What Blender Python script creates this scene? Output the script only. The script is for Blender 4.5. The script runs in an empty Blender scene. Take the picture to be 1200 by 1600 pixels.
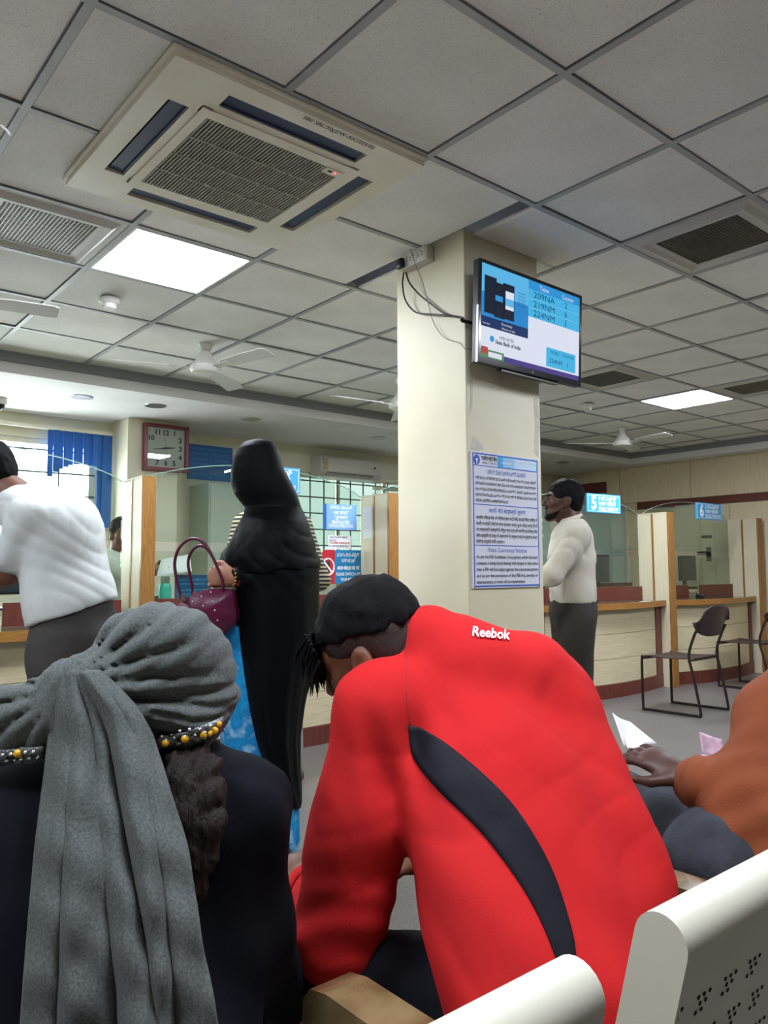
import bpy, bmesh, math, random
import numpy as np
from mathutils import Matrix, Vector
random.seed(7); rng = np.random.default_rng(7)
scene = bpy.context.scene
COL = scene.collection

# ------------------------------------------------------------------ camera
HC = 1.15                                   # height of the phone above the floor
FPX = 1213.77                               # focal length for a 1200 px wide frame
CR = np.array([[0.76820699, -0.64017569, -0.00575328],
               [-0.04451663, -0.06238028, 0.99705916],
               [0.63865193, 0.7656917, 0.07641943]])      # rows: right, up, forward
cd = bpy.data.cameras.new('camera'); cam = bpy.data.objects.new('camera', cd); COL.objects.link(cam)
cd.sensor_fit = 'HORIZONTAL'; cd.sensor_width = 36.0; cd.lens = 36.0 * FPX / 1200.0
cd.clip_start = 0.02; cd.clip_end = 100
cam.matrix_world = Matrix(((CR[0][0], CR[1][0], -CR[2][0], 0), (CR[0][1], CR[1][1], -CR[2][1], 0),
                           (CR[0][2], CR[1][2], -CR[2][2], HC), (0, 0, 0, 1)))
scene.camera = cam

# ------------------------------------------------------------------ sky and exposure
w = bpy.data.worlds.new('daylight'); scene.world = w; w.use_nodes = True
bg = w.node_tree.nodes['Background']; bg.inputs[0].default_value = (0.90, 0.96, 1.0, 1); bg.inputs[1].default_value = 7.5
LED_STRENGTH = 33.0
vs = scene.view_settings
vs.view_transform = 'Standard'; vs.look = 'None'; vs.exposure = 0.95; vs.gamma = 1.0; vs.use_curve_mapping = False
scene.display_settings.display_device = 'sRGB'

CEIL = 2.637; SOFF = 2.497
GX, GY, GS = 0.047, 0.156, 0.6              # ceiling grid origin and pitch

# ------------------------------------------------------------------ helpers
def C(px, py, D):
    """a point at depth D (metres along the viewing axis)"""
    d = CR.T @ np.array([(px - 600) / FPX, -(py - 800) / FPX, 1.0])
    return d * D + np.array([0, 0, HC])
RIGHT = CR[0]; UPV = CR[1]; FWD = CR[2]

def lin(c):
    if isinstance(c, str):
        c = [int(c[i:i + 2], 16) / 255 for i in (0, 2, 4)]
    return tuple((x / 12.92 if x <= 0.04045 else ((x + 0.055) / 1.055) ** 2.4) for x in c) + (1.0,)

def mat(name, col, rough=0.6, metal=0.0, col2=None, nscale=8.0, nstretch=(1, 1, 1), lo=0.35, hi=0.65, detail=4.0,
        bump=0.0, bscale=60.0, bstretch=None, spec=0.5, coat=0.0, sheen=0.0, emit=None, estr=0.0, bdist=0.005):
    m = bpy.data.materials.new(name); m.use_nodes = True
    nt = m.node_tree; N = nt.nodes; L = nt.links; b = N['Principled BSDF']
    b.inputs['Base Color'].default_value = lin(col); b.inputs['Roughness'].default_value = rough
    b.inputs['Metallic'].default_value = metal; b.inputs['Specular IOR Level'].default_value = spec
    b.inputs['Coat Weight'].default_value = coat; b.inputs['Sheen Weight'].default_value = sheen
    tc = N.new('ShaderNodeTexCoord')
    if col2 is not None:
        mp = N.new('ShaderNodeMapping'); mp.inputs['Scale'].default_value = nstretch
        no = N.new('ShaderNodeTexNoise'); no.inputs['Scale'].default_value = nscale; no.inputs['Detail'].default_value = detail
        rp = N.new('ShaderNodeValToRGB')
        rp.color_ramp.elements[0].position = lo; rp.color_ramp.elements[0].color = lin(col)
        rp.color_ramp.elements[1].position = hi; rp.color_ramp.elements[1].color = lin(col2)
        L.new(tc.outputs['Object'], mp.inputs[0]); L.new(mp.outputs[0], no.inputs['Vector'])
        L.new(no.outputs['Fac'], rp.inputs[0]); L.new(rp.outputs[0], b.inputs['Base Color'])
    if bump:
        mp2 = N.new('ShaderNodeMapping'); mp2.inputs['Scale'].default_value = bstretch or (1, 1, 1)
        n2 = N.new('ShaderNodeTexNoise'); n2.inputs['Scale'].default_value = bscale; n2.inputs['Detail'].default_value = 3
        bp = N.new('ShaderNodeBump'); bp.inputs['Strength'].default_value = bump; bp.inputs['Distance'].default_value = bdist
        L.new(tc.outputs['Object'], mp2.inputs[0]); L.new(mp2.outputs[0], n2.inputs['Vector'])
        L.new(n2.outputs['Fac'], bp.inputs['Height']); L.new(bp.outputs[0], b.inputs['Normal'])
    if emit is not None:
        b.inputs['Emission Color'].default_value = lin(emit); b.inputs['Emission Strength'].default_value = estr
    return m

def glass_mat(name, tint, rough=0.02, refl=1.0):
    m = bpy.data.materials.new(name); m.use_nodes = True
    nt = m.node_tree; N = nt.nodes; L = nt.links; N.remove(N['Principled BSDF'])
    tr = N.new('ShaderNodeBsdfTransparent'); tr.inputs[0].default_value = lin(tint)
    gl = N.new('ShaderNodeBsdfGlossy'); gl.inputs['Roughness'].default_value = rough
    lw = N.new('ShaderNodeLayerWeight'); lw.inputs[0].default_value = 0.5
    pw = N.new('ShaderNodeMath'); pw.operation = 'POWER'; pw.inputs[1].default_value = 4.0
    mu = N.new('ShaderNodeMath'); mu.operation = 'MULTIPLY_ADD'; mu.inputs[1].default_value = 0.9 * refl; mu.inputs[2].default_value = 0.035 * refl
    L.new(lw.outputs['Facing'], pw.inputs[0]); L.new(pw.outputs[0], mu.inputs[0])
    mx = N.new('ShaderNodeMixShader')
    L.new(mu.outputs[0], mx.inputs[0]); L.new(tr.outputs[0], mx.inputs[1])
    L.new(gl.outputs[0], mx.inputs[2]); L.new(mx.outputs[0], N['Material Output'].inputs[0])
    return m

def tag(o, label=None, cat=None, group=None, kind=None):
    if label: o['label'] = label
    if cat: o['category'] = cat
    if group: o['group'] = group
    if kind: o['kind'] = kind
    return o

def empty(name, loc=(0, 0, 0), rz=0.0, label=None, cat=None, group=None, kind=None):
    o = bpy.data.objects.new(name, None); COL.objects.link(o); o.location = loc; o.rotation_euler = (0, 0, rz)
    o.empty_display_size = 0.1
    return tag(o, label, cat, group, kind)

def link(name, me, m=None, parent=None, smooth=False, loc=None, rz=None):
    o = bpy.data.objects.new(name, me); COL.objects.link(o)
    if m is not None and not me.materials: me.materials.append(m)
    if smooth and len(me.polygons): me.polygons.foreach_set('use_smooth', [True] * len(me.polygons))
    if parent is not None: o.parent = parent
    if loc is not None: o.location = loc
    if rz is not None: o.rotation_euler = (0, 0, rz)
    return o

def world_inv(parent):
    """matrix that turns world coordinates into a parent's space (parents here only carry a location and a z turn)"""
    m = Matrix.Identity(4); p = parent; ch = []
    while p is not None: ch.append(p); p = p.parent
    for p in reversed(ch): m = m @ Matrix.Translation(p.location) @ p.rotation_euler.to_matrix().to_4x4()
    return m.inverted()

class MB:
    """collects shapes into one bmesh"""
    def __init__(s): s.bm = bmesh.new()
    def quad(s, pts): s.bm.faces.new([s.bm.verts.new(tuple(map(float, p))) for p in pts]); return s
    def box(s, x0, x1, y0, y1, z0, z1, mtx=None, bev=0.0):
        r = bmesh.ops.create_cube(s.bm, size=1.0); vs_ = r['verts']
        for v in vs_:
            v.co = Vector(((x0 + x1) / 2 + v.co.x * (x1 - x0), (y0 + y1) / 2 + v.co.y * (y1 - y0), (z0 + z1) / 2 + v.co.z * (z1 - z0)))
        if bev > 0:
            es = list({e for v in vs_ for e in v.link_edges})
            g = bmesh.ops.bevel(s.bm, geom=es, offset=bev, segments=2, affect='EDGES', profile=0.5)
            vs_ = list({v for f_ in g['faces'] for v in f_.verts} | {v for v in vs_ if v.is_valid})
        if mtx is not None: bmesh.ops.transform(s.bm, matrix=mtx, verts=vs_)
        return s
    def cyl(s, a, b, r0, r1=None, n=16, caps=True):
        r1 = r0 if r1 is None else r1
        a = Vector(a); b = Vector(b); d = (b - a)
        q = d.to_track_quat('Z', 'Y').to_matrix().to_4x4()
        bmesh.ops.create_cone(s.bm, cap_ends=caps, segments=n, radius1=max(r0, 1e-5), radius2=max(r1, 1e-5), depth=d.length,
                              matrix=Matrix.Translation((a + b) / 2) @ q)
        return s
    def sph(s, c, r, n=12, sc=(1, 1, 1)):
        bmesh.ops.create_uvsphere(s.bm, u_segments=n, v_segments=max(6, n // 2), radius=r,
                                  matrix=Matrix.Translation(Vector(c)) @ Matrix.Diagonal((*sc, 1)))
        return s
    def tube(s, pts, r, n=8, rz=None):
        pts = [Vector(tuple(map(float, p))) for p in pts]; rings = []
        rad = r if hasattr(r, '__len__') else [r] * len(pts)
        up = Vector((0, 0, 1)); prev = None
        for i, p in enumerate(pts):
            t = (pts[min(i + 1, len(pts) - 1)] - pts[max(i - 1, 0)]).normalized()
            if prev is None:
                x = t.cross(up)
                if x.length < 0.05: x = t.cross(Vector((1, 0, 0)))
                x.normalize()
            else:
                x = (prev - t * prev.dot(t)).normalized()
            prev = x; y = t.cross(x)
            rings.append([s.bm.verts.new(p + (x * math.cos(k / n * 2 * math.pi) + y * math.sin(k / n * 2 * math.pi)) * rad[i]) for k in range(n)])
        for i in range(len(rings) - 1):
            for k in range(n):
                s.bm.faces.new((rings[i][k], rings[i][(k + 1) % n], rings[i + 1][(k + 1) % n], rings[i + 1][k]))
        s.bm.faces.new(rings[0][::-1]); s.bm.faces.new(rings[-1])
        return s
    def lathe(s, prof, c=(0, 0, 0), n=24):
        rings = [[s.bm.verts.new((c[0] + r * math.cos(k / n * 2 * math.pi), c[1] + r * math.sin(k / n * 2 * math.pi), c[2] + z)) for k in range(n)] for r, z in prof]
        for i in range(len(rings) - 1):
            for k in range(n): s.bm.faces.new((rings[i][k], rings[i][(k + 1) % n], rings[i + 1][(k + 1) % n], rings[i + 1][k]))
        s.bm.faces.new(rings[0][::-1]); s.bm.faces.new(rings[-1])
        return s
    def prism(s, poly, ext):
        """poly: 3D outline, ext: extrusion vector"""
        e = Vector(ext); P = [Vector(tuple(map(float, p))) for p in poly]; n = len(P)
        a = [s.bm.verts.new(p) for p in P]; b = [s.bm.verts.new(p + e) for p in P]
        s.bm.faces.new(a[::-1]); s.bm.faces.new(b)
        for i in range(n): s.bm.faces.new((a[i], a[(i + 1) % n], b[(i + 1) % n], b[i]))
        return s
    def build(s, name, m, parent=None, smooth=False, loc=None, rz=None, kind=None, label=None, world=False):
        bmesh.ops.recalc_face_normals(s.bm, faces=s.bm.faces)
        if world and parent is not None: bmesh.ops.transform(s.bm, matrix=world_inv(parent), verts=s.bm.verts)
        me = bpy.data.meshes.new(name); s.bm.to_mesh(me); s.bm.free()
        if smooth:
            me.polygons.foreach_set('use_smooth', [True] * len(me.polygons))
            try: me.set_sharp_from_angle(angle=math.radians(40))
            except Exception: pass
        o = link(name, me, m, parent, False, loc, rz)
        if kind: o['kind'] = kind
        if label: o['label'] = label
        return o

def grid_mesh(name, P, m, parent=None, close_u=False, thick=0.0, smooth=True, caps=False):
    """P: (rows, cols, 3) array of world points -> quad surface, optionally given a thickness"""
    R_, K_ = P.shape[:2]
    V = P.reshape(-1, 3).copy(); F = []
    def quads(off, flip):
        f = []
        for i in range(R_ - 1):
            for k in range(K_ if close_u else K_ - 1):
                a = off + i * K_ + k; b = off + i * K_ + (k + 1) % K_; c = off + (i + 1) * K_ + (k + 1) % K_; d = off + (i + 1) * K_ + k
                f.append((a, d, c, b) if flip else (a, b, c, d))
        return f
    F = quads(0, False)
    if caps and close_u:
        F.append(tuple(range(K_))[::-1]); F.append(tuple((R_ - 1) * K_ + k for k in range(K_)))
    if thick:
        du = np.gradient(P, axis=1); dv = np.gradient(P, axis=0); nn = np.cross(du, dv); nn /= np.linalg.norm(nn, axis=2, keepdims=True) + 1e-9
        V = np.vstack([V, (P + nn * thick).reshape(-1, 3)]); n0 = R_ * K_
        F += quads(n0, True)
        if not close_u:
            for i in range(R_ - 1):
                a = i * K_; d = (i + 1) * K_; F.append((a, d, n0 + d, n0 + a))
                a = i * K_ + K_ - 1; d = (i + 1) * K_ + K_ - 1; F.append((d, a, n0 + a, n0 + d))
        for k in range(K_ if close_u else K_ - 1):
            a = k; b = (k + 1) % K_; F.append((b, a, n0 + a, n0 + b))
            a = (R_ - 1) * K_ + k; b = (R_ - 1) * K_ + (k + 1) % K_; F.append((a, b, n0 + b, n0 + a))
    me = bpy.data.meshes.new(name); me.from_pydata([tuple(v) for v in V], [], F)
    if parent is not None: me.transform(world_inv(parent))
    bm = bmesh.new(); bm.from_mesh(me); bmesh.ops.recalc_face_normals(bm, faces=bm.faces); bm.to_mesh(me); bm.free()
    return link(name, me, m, parent, smooth)

def text(name, s, size, m, parent, origin, right, up, width=None, align='LEFT', bold=0.0, height=None):
    """flat printed lettering as a mesh; origin/right/up in the parent's space"""
    cu = bpy.data.curves.new(name, 'FONT'); cu.body = s; cu.size = 1.0; cu.align_x = 'LEFT'; cu.resolution_u = 2; cu.offset = bold
    t = bpy.data.objects.new(name, cu); COL.objects.link(t)
    me = bpy.data.meshes.new_from_object(t)
    bpy.data.objects.remove(t); bpy.data.curves.remove(cu)
    n = len(me.vertices)
    if n == 0: return None
    co = np.empty(n * 3); me.vertices.foreach_get('co', co); co = co.reshape(-1, 3)
    x0, x1 = co[:, 0].min(), co[:, 0].max()
    sx = size if width is None else width / max(x1 - x0, 1e-6)
    x = (co[:, 0] - x0) * sx; W_ = (x1 - x0) * sx
    if align == 'CENTER': x -= W_ / 2
    if align == 'RIGHT': x -= W_
    y = co[:, 1] * size
    r = np.array(right, float); u = np.array(up, float); nrm = np.cross(r, u); o = np.array(origin, float) + nrm * 0.0006
    P = o + x[:, None] * r + y[:, None] * u
    me.vertices.foreach_set('co', P.ravel()); me.update(); me.materials.clear()
    me.name = name
    return link(name, me, m, parent)

# ---- signed distance modelling: smooth unions of tapered limbs, turned into one continuous skin
class SDF:
    def __init__(s, vox=0.008): s.vox = vox; s.ops = []; s.disp = []; s.lo = np.full(3, 1e9); s.hi = np.full(3, -1e9)
    def _bb(s, lo, hi, add):
        if add: s.lo = np.minimum(s.lo, lo); s.hi = np.maximum(s.hi, hi)
    def cap(s, a, b, ra, rb=None, k=0.02, flat=None, op='add'):
        a = np.array(a, float); b = np.array(b, float); rb = ra if rb is None else rb; R_ = max(ra, rb)
        lo = np.minimum(a, b) - R_; hi = np.maximum(a, b) + R_
        s._bb(lo, hi, op == 'add')
        ba = b - a; L2 = max(ba @ ba, 1e-9)
        def f(P):
            pa = P - a; t = np.clip(pa @ ba / L2, 0, 1); q = pa - t[..., None] * ba
            if flat is not None:
                n, fc = flat; n = np.asarray(n) / np.linalg.norm(n); dn = q @ n
                q2 = q + np.multiply.outer(dn * (fc - 1), n)
                L = np.linalg.norm(q2, axis=-1); g = np.linalg.norm(q, axis=-1)
                rr = ra + (rb - ra) * t
                sc = np.where(L > 1e-6, g / np.maximum(L, 1e-6), 1 / fc)
                return (L - rr) * np.maximum(sc, 1 / fc)
            return np.linalg.norm(q, axis=-1) - (ra + (rb - ra) * t)
        s.ops.append((f, lo, hi, k, op)); return s
    def ell(s, c, r, R=None, k=0.02, op='add'):
        c = np.array(c, float); r = np.array(r, float); R = np.eye(3) if R is None else np.array(R, float)
        ext = np.sqrt(((R * r) ** 2).sum(1)); lo = c - ext; hi = c + ext
        s._bb(lo, hi, op == 'add')
        def f(P):
            q = (P - c) @ R; k0 = np.linalg.norm(q / r, axis=-1); k1 = np.linalg.norm(q / (r * r), axis=-1)
            return np.where(k1 > 1e-6, k0 * (k0 - 1) / np.maximum(k1, 1e-6), -r.min())
        s.ops.append((f, lo, hi, k, op)); return s
    def plane(s, p, n, k=0.004):
        """cut away the side the normal points to"""
        p = np.array(p, float); n = np.array(n, float); n = n / np.linalg.norm(n)
        s.ops.append((lambda P: -((P - p) @ n), None, None, k, 'sub')); return s
    def field(s, fn): s.disp.append(fn); return s
    def arrays(s):
        v = s.vox; lo = s.lo - 0.03; hi = s.hi + 0.03
        n = np.ceil((hi - lo) / v).astype(int) + 1
        ax = [lo[i] + v * np.arange(n[i]) for i in range(3)]
        D = np.full(n, 1.0, np.float32)
        for f, a, b, k, op in s.ops:
            if a is None: i0 = np.zeros(3, int); i1 = n
            else:
                mg = k + 3 * v
                i0 = np.clip(np.floor((a - mg - lo) / v).astype(int), 0, n); i1 = np.clip(np.ceil((b + mg - lo) / v).astype(int) + 1, 0, n)
            if (i1 <= i0).any(): continue
            sl = tuple(slice(i0[i], i1[i]) for i in range(3))
            sub = D[sl]
            if a is None: sel = sub < 0.1
            else: sel = np.ones(sub.shape, bool)
            g = np.meshgrid(*[ax[i][i0[i]:i1[i]] for i in range(3)], indexing='ij')
            P = np.stack([q[sel] for q in g], -1)
            d = f(P); o = sub[sel]
            if op == 'add':
                h_ = np.clip(0.5 + 0.5 * (o - d) / k, 0, 1); r = o * (1 - h_) + d * h_ - k * h_ * (1 - h_)
            else:
                d = -d; h_ = np.clip(0.5 - 0.5 * (o - d) / k, 0, 1); r = o * (1 - h_) + d * h_ + k * h_ * (1 - h_)
            sub[sel] = r; D[sl] = sub
        for fn in s.disp:
            sel = np.abs(D) < 0.06
            ii = np.argwhere(sel); P = lo + ii * v
            D[sel] += fn(P).astype(np.float32)
        return D, lo
    def mesh(s, name, m, parent=None, smooth_it=1, label=None):
        D, lo = s.arrays(); V, F = surface_nets(D, lo, s.vox)
        for _ in range(smooth_it): V = lap(V, F)
        me = bpy.data.meshes.new(name)
        me.vertices.add(len(V)); me.vertices.foreach_set('co', V.astype(np.float32).ravel())
        me.loops.add(F.size); me.loops.foreach_set('vertex_index', F.astype(np.int32).ravel())
        me.polygons.add(len(F)); me.polygons.foreach_set('loop_start', np.arange(0, F.size, 4, dtype=np.int32))
        me.polygons.foreach_set('use_smooth', np.ones(len(F), bool))
        me.update(calc_edges=True); me.validate()
        if parent is not None: me.transform(world_inv(parent))
        o = link(name, me, m, parent)
        if label: o['label'] = label
        return o

def lap(V, F):
    S = np.zeros_like(V); c = np.zeros(len(V))
    for i in range(4):
        np.add.at(S, F[:, i], V[F[:, (i + 1) % 4]]); np.add.at(c, F[:, i], 1)
        np.add.at(S, F[:, (i + 1) % 4], V[F[:, i]]); np.add.at(c, F[:, (i + 1) % 4], 1)
    return V * 0.5 + 0.5 * S / np.maximum(c, 1)[:, None]

def surface_nets(D, lo, v):
    ins = D < 0; n = np.array(D.shape)
    cnt = np.zeros(n - 1, np.int8); cor = []
    for dx in (0, 1):
        for dy in (0, 1):
            for dz in (0, 1):
                sl = (slice(dx, n[0] - 1 + dx), slice(dy, n[1] - 1 + dy), slice(dz, n[2] - 1 + dz))
                cnt += ins[sl]; cor.append((dx, dy, dz))
    act = (cnt > 0) & (cnt < 8); ii = np.argwhere(act)
    idx = np.full(act.shape, -1, np.int64); idx[act] = np.arange(len(ii))
    vals = np.stack([D[ii[:, 0] + c[0], ii[:, 1] + c[1], ii[:, 2] + c[2]] for c in cor], 1)
    acc = np.zeros((len(ii), 3)); num = np.zeros(len(ii))
    for a in range(8):
        for b in range(a + 1, 8):
            ca = np.array(cor[a]); cb = np.array(cor[b])
            if np.abs(ca - cb).sum() != 1: continue
            va = vals[:, a]; vb = vals[:, b]; x = (va < 0) != (vb < 0)
            t = np.where(x, va / np.where(x, va - vb, 1), 0)
            acc += np.where(x[:, None], ca + t[:, None] * (cb - ca), 0); num += x
    V = lo + v * (ii + acc / np.maximum(num, 1)[:, None])
    F = []
    for ax in range(3):
        o1, o2 = [(1, 2), (2, 0), (0, 1)][ax]
        sl0 = [slice(None)] * 3; sl1 = [slice(None)] * 3; sl0[ax] = slice(0, -1); sl1[ax] = slice(1, None)
        a = ins[tuple(sl0)]; b = ins[tuple(sl1)]
        e = np.argwhere(a != b); e = e[(e[:, o1] > 0) & (e[:, o2] > 0) & (e[:, o1] < n[o1] - 1) & (e[:, o2] < n[o2] - 1)]
        if not len(e): continue
        def cell(d1, d2):
            q = e.copy(); q[:, o1] -= d1; q[:, o2] -= d2; return idx[q[:, 0], q[:, 1], q[:, 2]]
        Q = np.stack([cell(1, 1), cell(0, 1), cell(0, 0), cell(1, 0)], 1)
        fl = ~a[e[:, 0], e[:, 1], e[:, 2]]
        Q[fl] = Q[fl][:, ::-1]
        F.append(Q)
    return V, np.vstack(F)

def noise3(P, f, seed=0):
    """cheap smooth pseudo-noise from rotated sines, range about -1..1"""
    r = np.random.default_rng(seed); o = 0
    for i in range(5):
        d = r.normal(size=3); d /= np.linalg.norm(d); o = o + np.sin((P @ d) * f * (0.7 + 0.25 * i) + r.uniform(0, 6.28))
    return o / 3.0

def unit(v): v = np.array(v, float); return v / np.linalg.norm(v)
def basis(f, u=(0, 0, 1)):
    f = unit(f); r = unit(np.cross(f, u)); return np.stack([r, f, np.cross(r, f)], 1)    # columns right, forward, up
# ------------------------------------------------------------------ materials
def tile_material():
    m = mat('mineral_tile', 'F3F1EB', 0.9, col2='EAE8E1', nscale=3.0)
    nt = m.node_tree; N = nt.nodes; L = nt.links; b = N['Principled BSDF']
    tc = N.new('ShaderNodeTexCoord'); vo = N.new('ShaderNodeTexVoronoi'); vo.inputs['Scale'].default_value = 130
    vo.inputs['Randomness'].default_value = 1.0
    rp = N.new('ShaderNodeValToRGB'); rp.color_ramp.elements[0].position = 0.10; rp.color_ramp.elements[0].color = (0.40, 0.40, 0.40, 1)
    rp.color_ramp.elements[1].position = 0.24; rp.color_ramp.elements[1].color = (1, 1, 1, 1)
    src = b.inputs['Base Color'].links[0].from_socket
    mx = N.new('ShaderNodeMixRGB'); mx.blend_type = 'MULTIPLY'; mx.inputs[0].default_value = 0.8
    oi = N.new('ShaderNodeObjectInfo'); hs = N.new('ShaderNodeHueSaturation')
    mr = N.new('ShaderNodeMapRange'); mr.inputs[3].default_value = 0.93; mr.inputs[4].default_value = 1.05
    L.new(oi.outputs['Random'], mr.inputs[0]); L.new(mr.outputs[0], hs.inputs['Value'])
    L.new(tc.outputs['Object'], vo.inputs['Vector']); L.new(vo.outputs['Distance'], rp.inputs[0])
    L.new(src, mx.inputs[1]); L.new(rp.outputs[0], mx.inputs[2]); L.new(mx.outputs[0], hs.inputs['Color']); L.new(hs.outputs[0], b.inputs['Base Color'])
    bp = N.new('ShaderNodeBump'); bp.inputs['Strength'].default_value = 0.35; bp.inputs['Distance'].default_value = 0.003
    L.new(rp.outputs[0], bp.inputs['Height']); L.new(bp.outputs[0], b.inputs['Normal'])
    return m
M_TILE = tile_material()
M_TEE = mat('painted_tee_bar', 'A2A4A2', 0.5, col2='B0B2B0', nscale=5)
M_PLENUM = mat('dark_plenum', '1A1A1A', 0.95)
M_PAINT = mat('cream_wall_paint', 'E8E2CB', 0.7, col2='DED7BD', nscale=1.2, bump=0.08, bscale=40)
M_PILLAR = mat('ivory_pillar_paint', 'DDD5BB', 0.55, col2='D3CAAC', nscale=1.6, detail=6, bump=0.12, bscale=18)
M_SOFFIT = mat('white_gypsum', 'EDEAE8', 0.8, col2='E4E0DD', nscale=2)
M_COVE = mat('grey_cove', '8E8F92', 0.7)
def floor_material():
    m = mat('grey_granite_floor', '504C49', 0.38, col2='7C7672', nscale=150, lo=0.36, hi=0.66, detail=8)
    return m
M_FLOOR = floor_material()
M_LAM = mat('cream_laminate', 'D8CDAF', 0.45, col2='D0C4A4', nscale=6, nstretch=(12, 12, .6), detail=3)
M_LAMH = mat('cream_laminate_horizontal', 'CFC3A2', 0.45, col2='C4B692', nscale=5, nstretch=(.8, 6, 14), detail=3)
M_WOOD = mat('honey_wood', 'A3743A', 0.4, col2='7C5222', nscale=9, nstretch=(14, 14, 1.1), lo=0.3, hi=0.7, coat=0.15)
M_WOODH = mat('honey_wood_edge', 'A9783A', 0.4, col2='855624', nscale=9, nstretch=(1.1, 14, 14), lo=0.3, hi=0.7, coat=0.15)
M_MAROON = mat('maroon_laminate', '6B3328', 0.42, col2='5A2820', nscale=6, nstretch=(8, 8, 1))
M_TOPGLASS = mat('dark_glass_counter_top', '54604F', 0.08, spec=0.6)
M_GLASS = glass_mat('greenish_screen_glass', 'F3F9F4', 0.015, 1.0)
M_WINGLASS = glass_mat('window_glass', 'F4F8F6', 0.01, 0.6)
M_WINGLASS2 = glass_mat('dimming_window_tint', '848B87', 0.05, 0.4)
M_GLASSEDGE = mat('polished_glass_edge', '8FB7A4', 0.15, spec=0.7)
M_VENEER = mat('wall_veneer', 'DCCBA8', 0.5, col2='D2C09B', nscale=7, nstretch=(10, 10, .8), detail=3)
M_WHITE = mat('white_plastic', 'E6E4DC', 0.4)
M_ACPANEL = mat('aged_ivory_plastic', 'EFEADA', 0.45, col2='E4DDC6', nscale=3)
M_LOUVRE = mat('navy_louvre', '2B3A58', 0.5)
M_DARK = mat('black_void', '0B0B0C', 0.9)
M_GRILLE = mat('grey_beige_grille', 'A5A092', 0.55)
M_VENT = mat('vent_paint', 'C2BFB6', 0.5)
M_CRATE = mat('egg_crate_metal', '8B857B', 0.35, metal=0.6)
M_METAL = mat('brushed_steel', 'B4B4B4', 0.3, metal=1.0)
M_GRILLBAR = mat('window_grill_paint', '5F6B66', 0.5)
M_BLACK = mat('black_plastic', '15161A', 0.35)
M_CABLE = mat('black_cable', '1B1B1B', 0.5)
M_GREYCABLE = mat('grey_cable', '6F6C64', 0.5)
M_PAPER = mat('white_paper', 'E4E4E4', 0.8)
M_SBLUE = mat('sign_blue', '3AA0D8', 0.4)
M_DBLUE = mat('deep_sign_blue', '1F5FA8', 0.4)
M_SRED = mat('sign_red', 'B3242E', 0.4)
M_STEAL = mat('sign_teal_blue', '1579AC', 0.4)
M_PWHITE = mat('print_white', 'F2F2F2', 0.5)
M_PBLACK = mat('print_black', '20222C', 0.6)
M_PBLUE = mat('print_blue', '2B57B0', 0.6)

# ------------------------------------------------------------------ room shell
XL, XR, YF, YB = -4.5, 9.0, -5.2, 6.9
def struct(o): o['kind'] = 'structure'; return o
struct(MB().box(XL - .1, XR + .1, YF - .1, YB + .1, -0.1, 0).build('floor', M_FLOOR))
struct(MB().box(XL - .1, XL, YF, YB, 0, 3.0).build('wall_left', M_PAINT))
struct(MB().box(XL - .1, XR + .1, YF - .1, YF, 0, 3.0).build('wall_front', M_PAINT))
wall_right = struct(MB().box(XR, XR + .1, YF, YB + .1, 0, 3.0).build('wall_right', M_VENEER))
# back wall with two window openings
W1 = (0.55, 2.42, 1.15, 2.30); W2 = (4.45, 6.45, 1.00, 2.22)
b = MB()
for x0, x1, z0, z1 in [(XL, W1[0], 0, 3), (W1[0], W1[1], 0, W1[2]), (W1[0], W1[1], W1[3], 3), (W1[1], W2[0], 0, 3),
                       (W2[0], W2[1], 0, W2[2]), (W2[0], W2[1], W2[3], 3), (W2[1], XR, 0, 3)]:
    b.box(x0, x1, YB, YB + .12, z0, z1)
struct(b.build('wall_back', M_PAINT))
def window(n, W, nx, nz, kx, kz):
    x0, x1, z0, z1 = W
    b = MB(); t = .05
    b.box(x0, x1, YB + .02, YB + .08, z0, z0 + t).box(x0, x1, YB + .02, YB + .08, z1 - t, z1)
    b.box(x0, x0 + t, YB + .02, YB + .08, z0 + t, z1 - t).box(x1 - t, x1, YB + .02, YB + .08, z0 + t, z1 - t)
    for i in range(1, kx):
        xm = x0 + (x1 - x0) * i / kx; b.box(xm - .022, xm + .022, YB + .025, YB + .075, z0 + t, z1 - t)
    wn = struct(b.build(f'window_{n}', M_ACPANEL))
    for i in range(kx):
        a = x0 + (x1 - x0) * i / kx; c = x0 + (x1 - x0) * (i + 1) / kx
        MB().box(a + .03, c - .03, YB + .05, YB + .054, z0 + t, z1 - t).build('pane', M_WINGLASS if n == 1 else M_WINGLASS2, wn)
    for i in range(nz):
        z = z0 + (z1 - z0) * (i + .5) / nz
        MB().box(x0, x1, YB + .009, YB + .019, z - .007, z + .007).build('grill_bar', M_GRILLBAR, wn)
    for i in range(nx):
        x = x0 + (x1 - x0) * (i + .5) / nx
        MB().box(x - .006, x + .006, YB - .002, YB + .008, z0, z1).build('grill_bar', M_GRILLBAR, wn)
    return wn
window(1, W1, 3, 6, 2, 1)
window(2, W2, 11, 7, 3, 1)

# soffit round the tiled ceiling, with a grey cove step
struct(MB().box(XL, XR, 5.556, YB, SOFF, CEIL + .25).build('trim_1', M_SOFFIT))
struct(MB().box(8.75, XR, YF, 5.556, SOFF, CEIL + .25).build('trim_2', M_SOFFIT))
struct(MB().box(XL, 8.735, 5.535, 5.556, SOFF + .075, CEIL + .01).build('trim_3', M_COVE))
struct(MB().box(8.729, 8.75, YF, 5.535, SOFF + .075, CEIL + .01).build('trim_4', M_COVE))

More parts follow.
